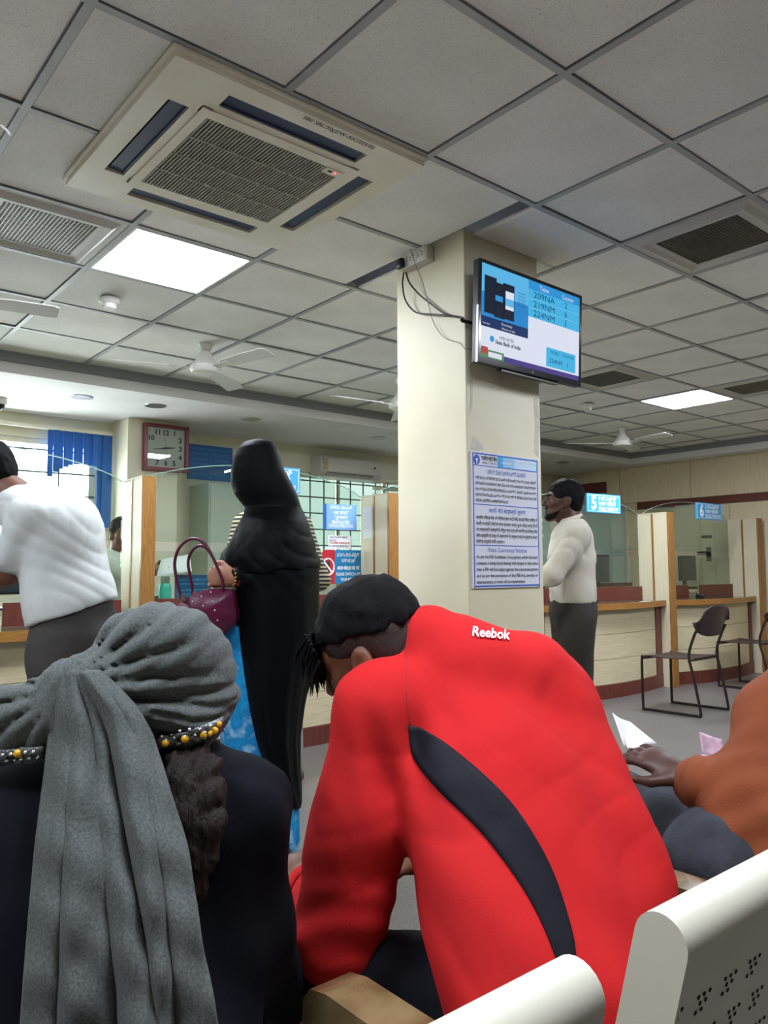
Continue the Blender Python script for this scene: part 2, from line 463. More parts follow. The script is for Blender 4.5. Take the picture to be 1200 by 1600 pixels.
# veneer wall boards and the maroon rail on the right wall
for i in range(10):
    y0 = YB - .02 - 1.0 * (i + 1)
    MB().box(XR - .018, XR, y0 + .004, y0 + .996, 2.03, SOFF, bev=.002).build('panel', M_VENEER, wall_right)
    MB().box(XR - .018, XR, y0 + .004, y0 + .996, 0.12, 1.93, bev=.002).build('panel', M_VENEER, wall_right)
MB().box(XR - .03, XR, YF, 5.62, 1.935, 2.025).build('rail', M_MAROON, wall_right)
MB().box(XR - .04, XR, 6.08, YB, 2.19, 2.34).build('rail', M_MAROON, wall_right)
struct(MB().box(XR - .02, XR - .001, YF, YB, 0, .12).build('baseboard_right', M_MAROON))

# ------------------------------------------------------------------ suspended ceiling
ceiling = struct(MB().box(XL - .1, XR + .1, YF - .1, YB + .1, 3.0, 3.08).build('ceiling', M_PLENUM))
PX0, PX1, PY0, PY1 = 2.40, 2.90, 2.318, 2.772
skip = {}
def cell(x, y): return (int(math.floor((x - GX) / GS)), int(math.floor((y - GY) / GS)))
LEDS = [(1.5, 3.4), (6.3, 3.4), (3.9, 3.4), (3.9, 1.0), (6.3, 1.0), (-0.9, 3.4), (-0.9, 1.0), (0.95, 0.45)]
VENTS = [(3.3, 1.6), (0.9, 3.4), (5.1, 3.4), (6.3, 2.8)]
for p in LEDS[:3] + LEDS[3:] + VENTS: skip[cell(*p)] = 1
tile_me = {}
def tile(x0, x1, y0, y1, dz=0.0, tilt=0.0):
    key = (round(x1 - x0, 3), round(y1 - y0, 3))
    if key not in tile_me:
        a, c = (x1 - x0) / 2, (y1 - y0) / 2; bm = MB(); e = .007
        z = 0.0
        lo_ = [bm.bm.verts.new(v) for v in ((-a + e, -c + e, 0), (a - e, -c + e, 0), (a - e, c - e, 0), (-a + e, c - e, 0))]
        mi = [bm.bm.verts.new(v) for v in ((-a, -c, .005), (a, -c, .005), (a, c, .005), (-a, c, .005))]
        hi_ = [bm.bm.verts.new(v) for v in ((-a, -c, .014), (a, -c, .014), (a, c, .014), (-a, c, .014))]
        bm.bm.faces.new(lo_[::-1]); bm.bm.faces.new(hi_)
        for A, B in ((lo_, mi), (mi, hi_)):
            for k in range(4): bm.bm.faces.new((A[k], A[(k + 1) % 4], B[(k + 1) % 4], B[k]))
        bmesh.ops.recalc_face_normals(bm.bm, faces=bm.bm.faces)
        me = bpy.data.meshes.new('ceiling_tile'); bm.bm.to_mesh(me); bm.bm.free(); me.materials.append(M_TILE); tile_me[key] = me
    o = link('ceiling_tile', tile_me[key], None, ceiling, loc=((x0 + x1) / 2, (y0 + y1) / 2, CEIL + dz))
    if tilt: o.rotation_euler = (0, tilt, 0)
    return o
T = .011
for i in range(-5, 15):
    for j in range(-5, 9):
        if (i, j) in skip: continue
        x0, x1 = GX + i * GS + T, GX + (i + 1) * GS - T; y0, y1 = GY + j * GS + T, GY + (j + 1) * GS - T
        x1 = min(x1, 8.728)
        if x1 - x0 < .03 or y1 - y0 < .03: continue
        if i == 3 and j in (3, 4): tile(x0, 2.372, y0, y1); continue
        if i == 4 and j == 3: tile(x0, x1, y0, PY0 - .004); tile(PX1 + .004, x1, PY0 + .004, y1); continue
        if i == 4 and j == 4: tile(x0, x1, PY1 + .004, y1); tile(PX1 + .004, x1, y0, PY1 - .004); continue
        sag = random.choice([0, 0, 0, .002, .004]); tile(x0, x1, y0, y1, sag + .001, random.uniform(-.003, .003))
for i in range(-5, 16):
    x = GX + i * GS
    if x > 8.7: continue
    if i == 4:
        MB().box(x - .0125, x + .0125, YF, 1.956, CEIL - .004, CEIL).box(x - .0125, x + .0125, 3.156, 5.535, CEIL - .004, CEIL).build('tee_bar', M_TEE, ceiling)
        continue
    MB().box(x - .0125, x + .0125, YF, 5.535, CEIL - .004, CEIL).box(x - .002, x + .002, YF, 5.535, CEIL, CEIL + .03).build('tee_bar', M_TEE, ceiling)
for j in range(-5, 9):
    y = GY + j * GS
    b = MB()
    segs = [(XL, 2.38), (2.92, 8.729)] if j == 4 else [(XL, 8.729)]
    for a, c in segs: b.box(a, c, y - .0122, y + .0122, CEIL - .0035, CEIL - .0002).box(a, c, y - .002, y + .002, CEIL, CEIL + .028)
    b.build('tee_bar', M_TEE, ceiling)
MB().box(XL, GX - 5 * GS, YF, 5.53, CEIL, CEIL + .015).box(GX - 5 * GS, 8.729, YF, GY - 5 * GS, CEIL, CEIL + .015).build('plain_board', M_SOFFIT, ceiling)
MB().box(XL, 8.729, 5.518, 5.535, CEIL - .003, CEIL + .01).build('wall_angle', M_TEE, ceiling)
MB().box(8.712, 8.729, YF, 5.518, CEIL - .003, CEIL + .01).build('wall_angle', M_TEE, ceiling)

# LED panels
M_LED = mat('led_diffuser', 'FFFFFF', 0.5, emit='EAF2FF', estr=LED_STRENGTH)
led_lab = {0: 'glowing square ceiling light panel beside the ceiling air conditioner', 1: 'glowing square ceiling light panel at the far right of the ceiling'}
for n, p in enumerate(LEDS):
    i, j = cell(*p); cx, cy = GX + (i + .5) * GS, GY + (j + .5) * GS
    r = empty('ceiling_light', (cx, cy, CEIL), label=led_lab.get(n, 'glowing square ceiling light panel above or behind the seats'), cat='light', group='square ceiling light panels')
    a = .287
    MB().box(-a, a, -a, -a + .012, -.004, .02).box(-a, a, a - .012, a, -.004, .02).box(-a, -a + .012, -a + .012, a - .012, -.004, .02).box(a - .012, a, -a + .012, a - .012, -.004, .02).build('frame', M_WHITE, r)
    MB().box(-a + .012, a - .012, -a + .012, a - .012, .0, .012).build('diffuser', M_LED, r)

# square air vents with egg-crate cores
vl = ['square ceiling air vent right of the television', 'square ceiling air vent left of the bright light panel', 'small far ceiling air vent just behind the television', 'far ceiling air vent at the right edge of the picture']
for n, p in enumerate(VENTS):
    i, j = cell(*p); cx, cy = GX + (i + .5) * GS, GY + (j + .5) * GS
    r = empty('ceiling_vent', (cx, cy, CEIL), label=vl[n], cat='vent', group='square ceiling vents')
    def ringz(b, o, i_, zo, zi, t=.003):
        for s in range(4):
            q = Matrix.Rotation(s * math.pi / 2, 4, 'Z')
            pts = [q @ Vector(v) for v in ((-o, -o, zo), (o, -o, zo), (i_, -i_, zi), (-i_, -i_, zi))]
            b.prism(pts, (0, 0, t))
    b = MB(); ringz(b, .292, .262, 0, 0); ringz(b, .262, .235, 0, -.016); ringz(b, .235, .215, -.016, -.004); ringz(b, .215, .188, -.004, -.004)
    b.build('frame', M_VENT, r)
    b = MB(); k = 24
    for q in range(k + 1):
        x = -.188 + .376 * q / k; b.box(x - .0015, x + .0015, -.188, .188, -.003, .010); b.box(-.188, .188, x - .0015, x + .0015, -.003, .010)
    b.build('egg_crate_core', M_CRATE, r, kind='stuff')
    MB().box(-.2, .2, -.2, .2, .05, .055).box(-.2, .2, -.2, -.195, .0, .05).box(-.2, .2, .195, .2, .0, .05).box(-.2, -.195, -.195, .195, .0, .05).box(.195, .2, -.195, .195, 0, .05).build('duct_box', mat('dusty_duct', '5E5951', .9), r)

# four-way cassette air conditioner
AC = empty('cassette_air_conditioner', (1.365, 2.445, CEIL), label='square ivory four-way air conditioner set in the ceiling', cat='air conditioner')
a = .475
b = MB()
SL = dict(o=.405, i=.335, l=.27)     # louvre slots
# panel built as a frame round four slots
zt, zb = -.004, -.034
def pbox(x0, x1, y0, y1): b.box(x0, x1, y0, y1, zb, zt)
o_, i_, l_ = SL['o'], SL['i'], SL['l']
pbox(-a, a, o_, a); pbox(-a, a, -a, -o_); pbox(-a, -o_, -o_, o_); pbox(o_, a, -o_, o_)
for sx in (-1, 1):
    for sy in (-1, 1):
        pbox(min(sx * l_, sx * o_), max(sx * l_, sx * o_), min(sy * l_, sy * o_), max(sy * l_, sy * o_))
for sy in (-1, 1): pbox(-l_, l_, min(sy * .31, sy * i_), max(sy * .31, sy * i_))
for sx in (-1, 1): pbox(min(sx * .31, sx * i_), max(sx * .31, sx * i_), -l_, l_)
pbox(-.31, .31, .275, .31); pbox(-.31, .31, -.31, -.275); pbox(-.31, -.275, -.275, .275); pbox(.275, .31, -.275, .275)
b.build('fascia_panel', M_ACPANEL, AC)
MB().box(-a - .012, a + .012, -a - .012, a + .012, -.016, -.001, bev=.006).build('rim', M_ACPANEL, AC)
for s in range(4):
    q = Matrix.Rotation(s * math.pi / 2, 4, 'Z')
    lv = MB().box(-l_ + .006, l_ - .006, i_ + .006, o_ - .012, -.026, -.021, mtx=q).box(-l_ + .004, l_ - .004, i_ + .002, i_ + .008, -.031, -.021, mtx=q).build('louvre', M_LOUVRE, AC)
    MB().box(-l_, l_, i_, o_, -.0175, -.0165, mtx=q).build('air_slot', M_DARK, AC)
# grille: lid frame, slats, cross ribs
b = MB()
for x0, x1, y0, y1 in ((-.305, .305, .262, .305), (-.305, .305, -.305, -.262), (-.305, -.272, -.262, .262), (.272, .305, -.262, .262)): b.box(x0, x1, y0, y1, -.040, -.033)
lid = b.build('intake_lid', M_ACPANEL, AC)
MB().box(-.273, .273, -.263, .263, -.033, -.030).build('filter', mat('dusty_filter', '45443F', .9), AC)
sm = None
for q in range(44):
    y = -.266 + .532 * q / 43
    if sm is None:
        o = MB().box(-.0028, .0028, -.262, .262, -.040, -.033).build('slat', M_GRILLE, lid); sm = o.data
    else: o = link('slat', sm, None, lid)
    o.location = (y, 0, 0)
for q in range(3):
    x = -.262 + .524 * (q + 1) / 4; MB().box(-.272, .272, x - .003, x + .003, -.0415, -.0335).build('rib', M_GRILLE, lid)
MB().box(.20, .272, -.262, -.225, -.0435, -.033).build('receiver', M_ACPANEL, AC)
MB().box(.216, .232, -.252, -.240, -.0445, -.043).build('sensor', M_BLACK, AC)
MB().sph((.246, -.246, -.0435), .0035, 8).build('indicator_lamp', mat('red_led', 'FF4040', .4, emit='FF3030', estr=6), AC)
text('lettering', 'SBI/ SBL/30g2/W-AIC/223/02', .026, M_PBLACK, AC, (-.03, -.447, -.0345), (1, 0, 0), (0, -1, 0), width=.29, bold=.012)

# smoke detectors, dome camera, downlights
def detector(x, y, lab):
    r = empty('smoke_detector', (x, y, CEIL), label=lab, cat='smoke detector', group='smoke detectors')
    MB().lathe([(.052, -.004), (.056, -.008), (.056, -.026), (.048, -.034)][::-1], n=24).build('base', M_WHITE, r, True)
    MB().lathe([(.030, -.062), (.036, -.056), (.036, -.040), (.042, -.034)], n=24).build('sensor_cap', M_WHITE, r, True)
detector(1.495, 4.10, 'white smoke detector below the bright ceiling light panel')
detector(5.80, 4.10, 'small white smoke detector right of the pillar')
def downlight(x, y, lab, on=False):
    r = empty('downlight', (x, y, SOFF), label=lab, cat='light', group='downlights in the soffit')
    MB().lathe([(.062, -.006), (.082, -.006), (.086, 0.0), (.060, 0.0)], n=28).build('trim_ring', M_METAL, r, True)
    MB().lathe([(.061, -.003), (.061, -.001), (.02, -.0005)], n=24).build('lens', mat('frosted_lens', 'B9B7B2', .3), r, True)
for i, (x, y, l) in enumerate([(1.98, 5.98, 'round downlight in the soffit nearest the dome camera'), (2.55, 5.93, 'round downlight in the soffit above the clock'),
                (3.44, 5.95, 'round downlight in the soffit above the robed woman'), (4.93, 6.0, 'round downlight in the soffit above the wall air conditioner'), (7.87, 5.95, 'round downlight in the soffit right of the pillar')]): downlight(x, y, l)
r = empty('dome_camera', (1.50, 6.42, SOFF), label='white dome security camera at the left edge under the soffit', cat='camera')
MB().lathe([(.055, -.05), (.062, -.04), (.062, 0), (.05, 0)], n=24).build('housing', M_WHITE, r, True)
MB().lathe([(.004, -.098), (.025, -.092), (.042, -.075), (.048, -.05)], n=24).build('dome', M_BLACK, r, True)

# ceiling fans
M_FAN = mat('fan_enamel', 'E3E1DA', 0.35, spec=0.5)
def fan(x, y, rot, lab, drop=.1):
    r = empty('ceiling_fan', (x, y, CEIL), rot, label=lab, cat='fan', group='ceiling fans')
    MB().lathe([(.012, -.055), (.03, -.05), (.045, -.012), (.045, -.002)], n=20).build('canopy', M_FAN, r, True)
    MB().cyl((0, 0, -.05), (0, 0, -drop), .012, n=12).build('rod', M_FAN, r, True)
    MB().lathe([(.055, -drop - .14), (.088, -drop - .135), (.1, -drop - .115), (.1, -drop - .095), (.085, -drop - .08), (.05, -drop - .035), (.034, -drop + .0), (.022, -drop + .012)], n=28).build('motor', M_FAN, r, True)
    zz = -drop - .105
    for k in range(3):
        ang = k * 2 * math.pi / 3; q = Matrix.Rotation(ang, 4, 'Z')
        bl = MB().prism([q @ (Matrix.Rotation(-.2, 4, 'X') @ Vector(v)) + Vector((0, 0, zz)) for v in ((.19, -.045, 0), (.4, -.06, 0), (.58, -.06, 0), (.6, -.045, 0), (.6, .05, 0), (.58, .06, 0), (.19, .045, 0))], (0, 0, .004)).build('blade', M_FAN, r)
        MB().prism([q @ (Matrix.Rotation(-.2, 4, 'X') @ Vector(v)) + Vector((0, 0, zz - .004)) for v in ((.085, -.02, 0), (.24, -.03, 0), (.24, .03, 0), (.085, .02, 0))], (0, 0, .004)).build('bracket', M_FAN, bl)
# ------------------------------------------------------------------ pillar
pillar = struct(MB().box(PX0, PX1, PY0, PY1, 0, 2.66, bev=.004).build('pillar', M_PILLAR))
fan(2.29, 4.55, math.radians(-78), 'white ceiling fan left of the pillar above the clock', .06)
fan(7.06, 4.57, math.radians(20), 'white ceiling fan at the far right of the ceiling', .06)
fan(3.90, 4.46, math.radians(172), 'white ceiling fan half hidden behind the left side of the pillar', .10)
fan(0.62, 4.15, math.radians(-12), 'white ceiling fan at the left edge, only a blade in view', .06)

for q, (x0, z0, pts) in enumerate((((PX0 + .015), 1.80, ((0, .02), (.012, .10), (.006, .24), (.02, .26), (.03, .18), (.022, .06))), ((PX1 - .05), 1.66, ((0, .04), (.012, .16), (.004, .30), (.035, .33), (.042, .16), (.03, .02))), ((PX0 + .02), 1.675, ((0, 0), (.02, .06), (.05, .05), (.09, .01), (.05, -.004))), ((PX0 + .22), 2.01, ((0, 0), (.01, .02), (.025, .022), (.03, .004), (.015, -.006))))):
    MB().prism([(x0 + a_, PY0 - .0006, z0 + c_) for a_, c_ in pts], (0, .0005, 0)).build('plaster_patch', mat('bare_plaster_' + str(q), 'BDB9AC', .9, col2='CFCABA', nscale=30), pillar)
# ------------------------------------------------------------------ television
TVL = Vector((2.717, 2.201, 2.248)); TVY = .011; TVT = .045
TV = empty('television', (TVL.x, TVL.y, TVL.z), 0, label='flat screen television showing queue numbers, mounted high on the pillar', cat='television')
TV.rotation_euler = (0, 0, 0)
Rt = np.array((Matrix.Rotation(TVY, 3, 'Z') @ Matrix.Rotation(TVT, 3, 'X')))
tR = Rt @ np.array([1, 0, 0]); tU = Rt @ np.array([0, 0, 1]); tN = Rt @ np.array([0, -1, 0])
TM = Matrix(Rt.tolist()).to_4x4()
TWd, THt = .722, .442
b = MB(); hw, hh = TWd / 2, THt / 2
b.box(-hw, hw, 0, .035, -hh, hh, mtx=TM, bev=.004)
b.box(-hw * .6, hw * .6, .035, .06, -hh * .8, hh * .6, mtx=TM, bev=.01)
b.build('housing', M_BLACK, TV)
b = MB()
for x0, x1, z0, z1 in ((-hw, hw, hh - .014, hh), (-hw, hw, -hh, -hh + .026), (-hw, -hw + .014, -hh + .026, hh - .014), (hw - .014, hw, -hh + .026, hh - .014)): b.box(x0, x1, -.004, 0, z0, z1, mtx=TM)
b.build('bezel', mat('glossy_black_bezel', '16171C', .15), TV)
MB().box(-hw - .002, -hw, -.002, .008, -hh, hh * .1, mtx=TM).build('side_trim', M_METAL, TV)
MB().box(-.13, .13, .06, .115, -.1, .08, mtx=TM).build('wall_bracket', M_BLACK, TV)
MB().box(-.2, .2, .006, .034, -hh - .012, -hh, mtx=TM).build('speaker_bar', M_BLACK, TV)
def emat(name, c, s=1.0): m_ = mat(name, '0A0A0A', .6, emit=c, estr=s, spec=.05); return m_
ES = .5
E_W = emat('screen_white', 'DDE2F2', ES); E_SKY = emat('screen_sky_blue', '5DB6E8', ES); E_BLUE = emat('screen_blue', '2A86CC', ES)
E_CY = emat('screen_cyan', '45B4E4', ES); E_HD = emat('screen_header_blue', '2F93D6', ES); E_NAVY = emat('screen_navy', '1C3464', ES); E_PUR = emat('screen_purple', '4A3F86', ES)
E_DK = emat('screen_dark', '1A2234', ES); E_TXT = emat('screen_text_navy', '123C66', ES); E_GR = emat('screen_green', '5C8A60', ES); E_RED = emat('screen_red', 'B04A40', ES)
sx0, sx1, sz0, sz1 = -hw + .014, hw - .014, -hh + .026, hh - .014; SW, SH = sx1 - sx0, sz1 - sz0
def scr(u0, u1, v0, v1, lay, m, name='screen_area'):
    """u to the right 0..1, v down 0..1"""
    d = .0005 + lay * .0003
    p = [(sx0 + u * SW, sz1 - v * SH) for u, v in ((u0, v1), (u1, v1), (u1, v0), (u0, v0))]
    return MB().quad([Rt @ np.array([x, -d, z]) for x, z in p]).build(name, m, TV)
scr(0, 1, 0, 1, 0, E_W, 'screen')
scr(0, .45, 0, .30, 1, E_SKY); scr(0, .45, .30, .56, 1, E_BLUE); scr(0, .45, .56, .67, 1, E_NAVY)
for u0, u1, v0, v1 in ((.03, .14, .12, .52), (.12, .22, .16, .54), (.20, .31, .14, .53)): scr(u0, u1, v0, v1, 2, E_DK, 'device_picture')
scr(.225, .305, .22, .42, 3, E_W, 'device_picture'); scr(.225, .305, .30, .38, 4, E_SKY, 'device_picture'); scr(.13, .2, .30, .36, 3, E_HD, 'device_picture')
scr(.45, 1, 0, .10, 1, E_HD)
for k in range(3): scr(.45, 1, .10 + k * .105, .10 + (k + 1) * .105 - .0015, 1, E_CY)
scr(.64, .96, .70, .92, 1, E_CY); scr(.22, 1, .94, 1, 1, E_PUR); scr(0, .22, .91, 1, 1, E_GR); scr(0.01, .07, .885, .96, 2, E_RED)
scr(.075, .2, .93, .985, 2, E_W)
def st(s, u, v, size, m, width=None, align='LEFT', bold=.0):
    return text('screen_text', s, size * SH, m, TV, Rt @ np.array([sx0 + u * SW, -.0022, sz1 - v * SH]), tR, tU, None if width is None else width * SW, align, bold)
st('Ticket', .56, .08, .075, E_W, .10); st('Counter', .80, .085, .07, E_W, .13)
for k, (t_, n_) in enumerate((('209NA', '2'), ('219NM', '6'), ('224NM', '5'))):
    st(t_, .50, .185 + k * .105, .10, E_TXT, .22); st(n_, .83, .185 + k * .105, .10, E_TXT, None)
st('TICKET', .68, .765, .05, E_TXT, .10); st('COUNTER', .81, .765, .05, E_TXT, .13); st('224NM', .67, .87, .07, E_TXT, .14); st('5', .86, .87, .07, E_TXT)
st('State Bank of India', .135, .825, .06, E_DK, .24, bold=.03); st('भारतीय स्टेट बैंक', .17, .77, .05, E_DK, .14)
st('Service', .02, .645, .03, E_W, .06); st('Doorstep', .19, .61, .04, E_W, .10); st('Wherever you bank', .19, .655, .035, E_W, .13)
for k in range(5): st('online banking', .34, .20 + k * .035, .028, E_TXT, .08 - .01 * (k % 2))
b = MB(); cc = (.105, .785)
b.prism([Rt @ np.array([sx0 + cc[0] * SW + .0135 * math.cos(t), -.0014, sz1 - cc[1] * SH + .0135 * math.sin(t)]) for t in np.linspace(0, 2 * math.pi, 20, endpoint=False)], Rt @ np.array([0, -.0002, 0])).build('bank_emblem', E_HD, TV)
text('brand_mark', 'LG', .012, M_PWHITE, TV, Rt @ np.array([-.01, -.0045, -hh + .008]), tR, tU)

# power socket box and cables on the pillar's left face
SB = empty('socket_box', (PX0, 2.60, 2.60), label='white double wall socket at the top of the pillar', cat='socket')
MB().box(-.045, 0, -.095, .095, -.032, .036, bev=.003).build('back_box', mat('socket_side_grey', 'B9B6AC', .5), SB)
MB().box(-.050, -.045, -.09, .09, -.030, .034).build('face_plate', M_WHITE, SB)
for dy in (-.055, .0):
    pl = MB().box(-.053, -.050, dy - .026, dy + .026, -.024, .028).build('outlet', M_WHITE, SB)
    bb = MB()
    for q, z in ((0, .016), (-.012, -.006), (.012, -.006), (-.012, .006), (.012, .006)): bb.cyl((-.0532, dy + q, z), (-.0538, dy + q, z), .0035, n=8)
    bb.build('pin_holes', M_BLACK, pl)
for dy in (.045, .07): MB().box(-.055, -.050, dy - .008, dy + .008, -.004, .022, bev=.001).build('switch', M_WHITE, SB)
PLG = empty('power_plug', (PX0 - .05, 2.67, 2.585), label='black power plug in the pillar socket with two cables to the television', cat='plug')
MB().box(-.028, -.001, -.02, .02, -.018, .028, bev=.006).build('plug_body', M_BLACK, PLG, True)
def cat_rom(pts, n=8):
    P = [np.array(p, float) for p in pts]; P = [2 * P[0] - P[1]] + P + [2 * P[-1] - P[-2]]; o = []
    for i in range(1, len(P) - 2):
        for t in np.linspace(0, 1, n, endpoint=False):
            a, b_, c, d = P[i - 1:i + 3]
            o.append(.5 * (2 * b_ + (c - a) * t + (2 * a - 5 * b_ + 4 * c - d) * t * t + (3 * b_ - a - 3 * c + d) * t ** 3))
    o.append(P[-2]); return o
def pface(px, py, off=.012):     # on the pillar's left face
    d = CR.T @ np.array([(px - 600) / FPX, -(py - 800) / FPX, 1.0]); k = (PX0 - off) / d[0]; return d * k + np.array([0, 0, HC])
e1 = [pface(631, 425, .06), pface(629, 445, .05), pface(634, 470, .03), pface(650, 488, .02), pface(675, 491, .02), pface(700, 493, .02), pface(722, 496, .012)]
e2 = [pface(634, 425, .06), pface(640, 442, .04), pface(655, 460, .02), pface(675, 476, .015), pface(695, 490, .015), pface(722, 497, .012)]
tvb = [np.array([2.36, 2.30, 2.225]), np.array([2.42, 2.275, 2.215]), np.array([2.47, 2.26, 2.22])]
MB().tube(cat_rom(e1 + tvb), .0042, 8).build('cable', M_CABLE, PLG, True, world=True)
MB().tube(cat_rom(e2 + [t + np.array([0, 0, .008]) for t in tvb]), .004, 8).build('cable', M_CABLE, PLG, True, world=True)
thin = [pface(641, 388, .065), pface(650, 415, .06), pface(660, 440, .03), pface(668, 470, .02), pface(678, 505, .015), pface(695, 528, .012), pface(718, 536, .010)]
MB().tube(cat_rom(thin + [np.array([2.38, 2.296, 2.105]), np.array([2.44, 2.29, 2.12])]), .0017, 6).build('thin_signal_cable', M_GREYCABLE, None, True)
tag(bpy.data.objects['thin_signal_cable'], 'thin grey cable dangling from the ceiling across the pillar', 'cable')

# ------------------------------------------------------------------ fake currency notice on the pillar
NX0, NX1, NZ0, NZ1 = 2.417, 2.872, 1.076, 1.668
NT = empty('notice_board', (NX0, PY0, NZ0), label='white fake currency notice in three scripts on the pillar', cat='notice')
NW, NH = NX1 - NX0, NZ1 - NZ0
MB().box(0, NW, -.008, 0, 0, NH, bev=.001).build('board', mat('notice_white', 'D9DAE6', .25, spec=.5), NT)
def nbox(u0, u1, v0, v1, m, name, d=.0006): return MB().box(u0 * NW, u1 * NW, -.008 - d, -.008, (1 - v1) * NH, (1 - v0) * NH).build(name, m, NT)
for u0, u1, v0, v1 in ((.02, .98, .008, .018), (.02, .98, .98, .992), (.02, .032, .018, .98), (.968, .98, .018, .98), (.032, .968, .385, .391), (.032, .968, .685, .691), (.032, .968, .098, .104)): nbox(u0, u1, v0, v1, M_PBLUE, 'border_line')
nbox(.37, .968, .018, .098, M_SBLUE, 'header_band')
nbox(.45, .62, .02, .095, mat('header_light_blue', '9CC8EA', .3), 'header_tint', .001); nbox(.62, .96, .02, .095, mat('header_pale', 'C9DFF2', .25), 'header_tint', .001)
b = MB(); b.prism([(.075 * NW + .02 * math.cos(t), -.0088, .94 * NH + .022 * math.sin(t)) for t in np.linspace(0, 2 * math.pi, 24, endpoint=False)], (0, -.0006, 0)).build('bank_emblem', M_PBLUE, NT)
MB().box(.075 * NW - .002, .075 * NW + .002, -.0102, -.0096, .94 * NH - .022, .94 * NH).cyl((.075 * NW, -.0096, .94 * NH), (.075 * NW, -.0102, .94 * NH), .006, n=12).build('emblem_slot', M_PWHITE, NT)
def nt_(s, u, v, size, m, width=None, align='LEFT', bold=.0):
    return text('lettering', s, size * NH, m, NT, (u * NW, -.0098, (1 - v) * NH), (1, 0, 0), (0, 0, 1), None if width is None else width * NW, align, bold)
nt_('भारतीय स्टेट बैंक', .13, .058, .042, M_PBLACK, .23, bold=.02); nt_('हर कदम पर - आपके साथ', .15, .085, .022, M_PBLACK, .20)
nt_('भारतीय स्टेट बैंक', .65, .05, .03, M_PWHITE, .28); nt_('State Bank', .42, .07, .03, M_PWHITE, .15)
nt_('ನಕಲಿ ನೋಟುಗಳ ಬಗ್ಗೆ ಸೂಚನೆ', .5, .155, .045, M_PBLUE, .56, 'CENTER')
for k, (s, wd) in enumerate((('ಆರ್.ಬಿ.ಐ. (ರಿಸರ್ವ್ ಬ್ಯಾಂಕ್ ಆಫ್ ಇಂಡಿಯಾ) ನಿಯಮದ ಮೇರೆಗೆ', .89), ('ಬ್ಯಾಂಕಿನ ಆವರಣದಲ್ಲಿ ನಕಲಿ ನೋಟುಗಳ ವ್ಯವಹಾರದಲ್ಲಿ ತೊಡಗಿದ್ದಲ್ಲಿ', .9), ('ಅಂತಹವರ ವಿರುದ್ಧ ಪ್ರಥಮ ಮಾಹಿತಿ ವರದಿ (ಎಫ್.ಐ.ಆರ್.)', .9), ('ದಾಖಲಿಸಲಾಗುವುದು ಮತ್ತು ಆರ್.ಬಿ.ಐ. ಆಕ್ಟ್ ಪ್ರಕಾರ ದಂಡ ಹಾಗೂ ಸಜೆ', .9), ('ಅಥವಾ ಎರಡಕ್ಕೂ ಒಳಪಡಿಸಲಾಗುವುದು.', .47))):
    nt_(s, .05, .200 + k * .0415, .030, M_PBLACK, wd, bold=.012)
nt_('जाली नोट सम्बन्धी सूचना', .5, .445, .045, M_PBLUE, .54, 'CENTER')
for k, (s, wd) in enumerate((('भारतीय रिजर्व बैंक के निर्देशानुसार यदि कोई व्यक्ति बैंक परिसर में', .9), ('जाली व नकली नोटों के साथ व्यवहार करता हुआ पकड़ा जाता है तो', .9), ('उस सम्बन्धित व्यक्ति के विरुद्ध FIR दर्ज की जायेगी एवं रिजर्व बैंक', .9), ('ऑफ इण्डिया के एक्ट के प्रावधानों के अनुसार दण्ड या जुर्माना अथवा', .9), ('दोनों से दण्डित किया जाएगा।', .4))):
    nt_(s, .05, .495 + k * .044, .032, M_PBLACK, wd, bold=.012)
nt_('Fake Currency Notice', .5, .735, .045, M_PBLUE, .56, 'CENTER')
for k, (s, wd) in enumerate((('As per the RBI Guidelines, if any person within the bank', .9), ('premises is being found dealing with forged or fake notes', .9), ('then a FIR will be lodged against the concerned person', .9), ('and as per the provisions of the RBI Act, penalty or', .9), ('imprisonment, or both will be implemented.', .70))):
    nt_(s, .05, .782 + k * .046, .034, M_PBLACK, wd, bold=.015)
for u, v in ((.03, .012), (.97, .012), (.03, .99), (.97, .99)): MB().cyl((u * NW, -.008, (1 - v) * NH), (u * NW, -.011, (1 - v) * NH), .004, n=10).build('screw', M_METAL, NT)

MB().tube(cat_rom([C(2, 196, 1.9), C(10, 203, 1.88), C(16, 211, 1.87)], 4), .003, 6).build('loose_wire', M_WHITE)
tag(bpy.data.objects['loose_wire'], 'short loose white wire hanging from the ceiling grid at the upper left', 'wire')
# ------------------------------------------------------------------ teller counters (one straight row, slightly turned)
CO = np.array([1.833, 4.42]); CTH = math.atan2(-.42, 7.0)
CE = np.array([math.cos(CTH), math.sin(CTH)]); CN = np.array([-math.sin(CTH), math.cos(CTH)])
def cf(u, v, z=0.0): p = CO + CE * u + CN * v; return (float(p[0]), float(p[1]), z)
DIV = [-1.75, 0.0, 1.82, 3.34, 5.29, 7.0]
dlab = ['cream counter divider with honey wood edge outside the left of the picture', 'cream counter divider with honey wood edge below the wall clock',
        'cream counter divider just left of the pillar', 'cream counter divider hidden behind the pillar',
        'cream counter divider with honey wood edge left of the nearest tube chair', 'cream counter divider with honey wood edge at the far right end of the counters']
for k, u in enumerate(DIV):
    if k in (0,): continue
    r = empty('counter_divider', cf(u, 0), CTH, label=dlab[k], cat='divider', group='dividers between the teller counters')
    MB().box(0, .06, .024, .37, 0, 1.72).build('side_board', M_LAM, r)
    MB().box(-.006, .08, 0, .024, 0, 1.725, bev=.002).build('edge_board', M_WOOD, r)
    for x0, x1 in ((-.005, -.0005), (.0605, .065)): MB().box(x0, x1, .185, .205, .85, 1.72).build('wood_strip', M_WOOD, r)
    MB().box(-.003, .063, .024, .372, 1.7202, 1.728).build('top_edging', M_LAM, r)
M_STICKER = mat('counter_pencil_mark', '8A7A5A', .8)
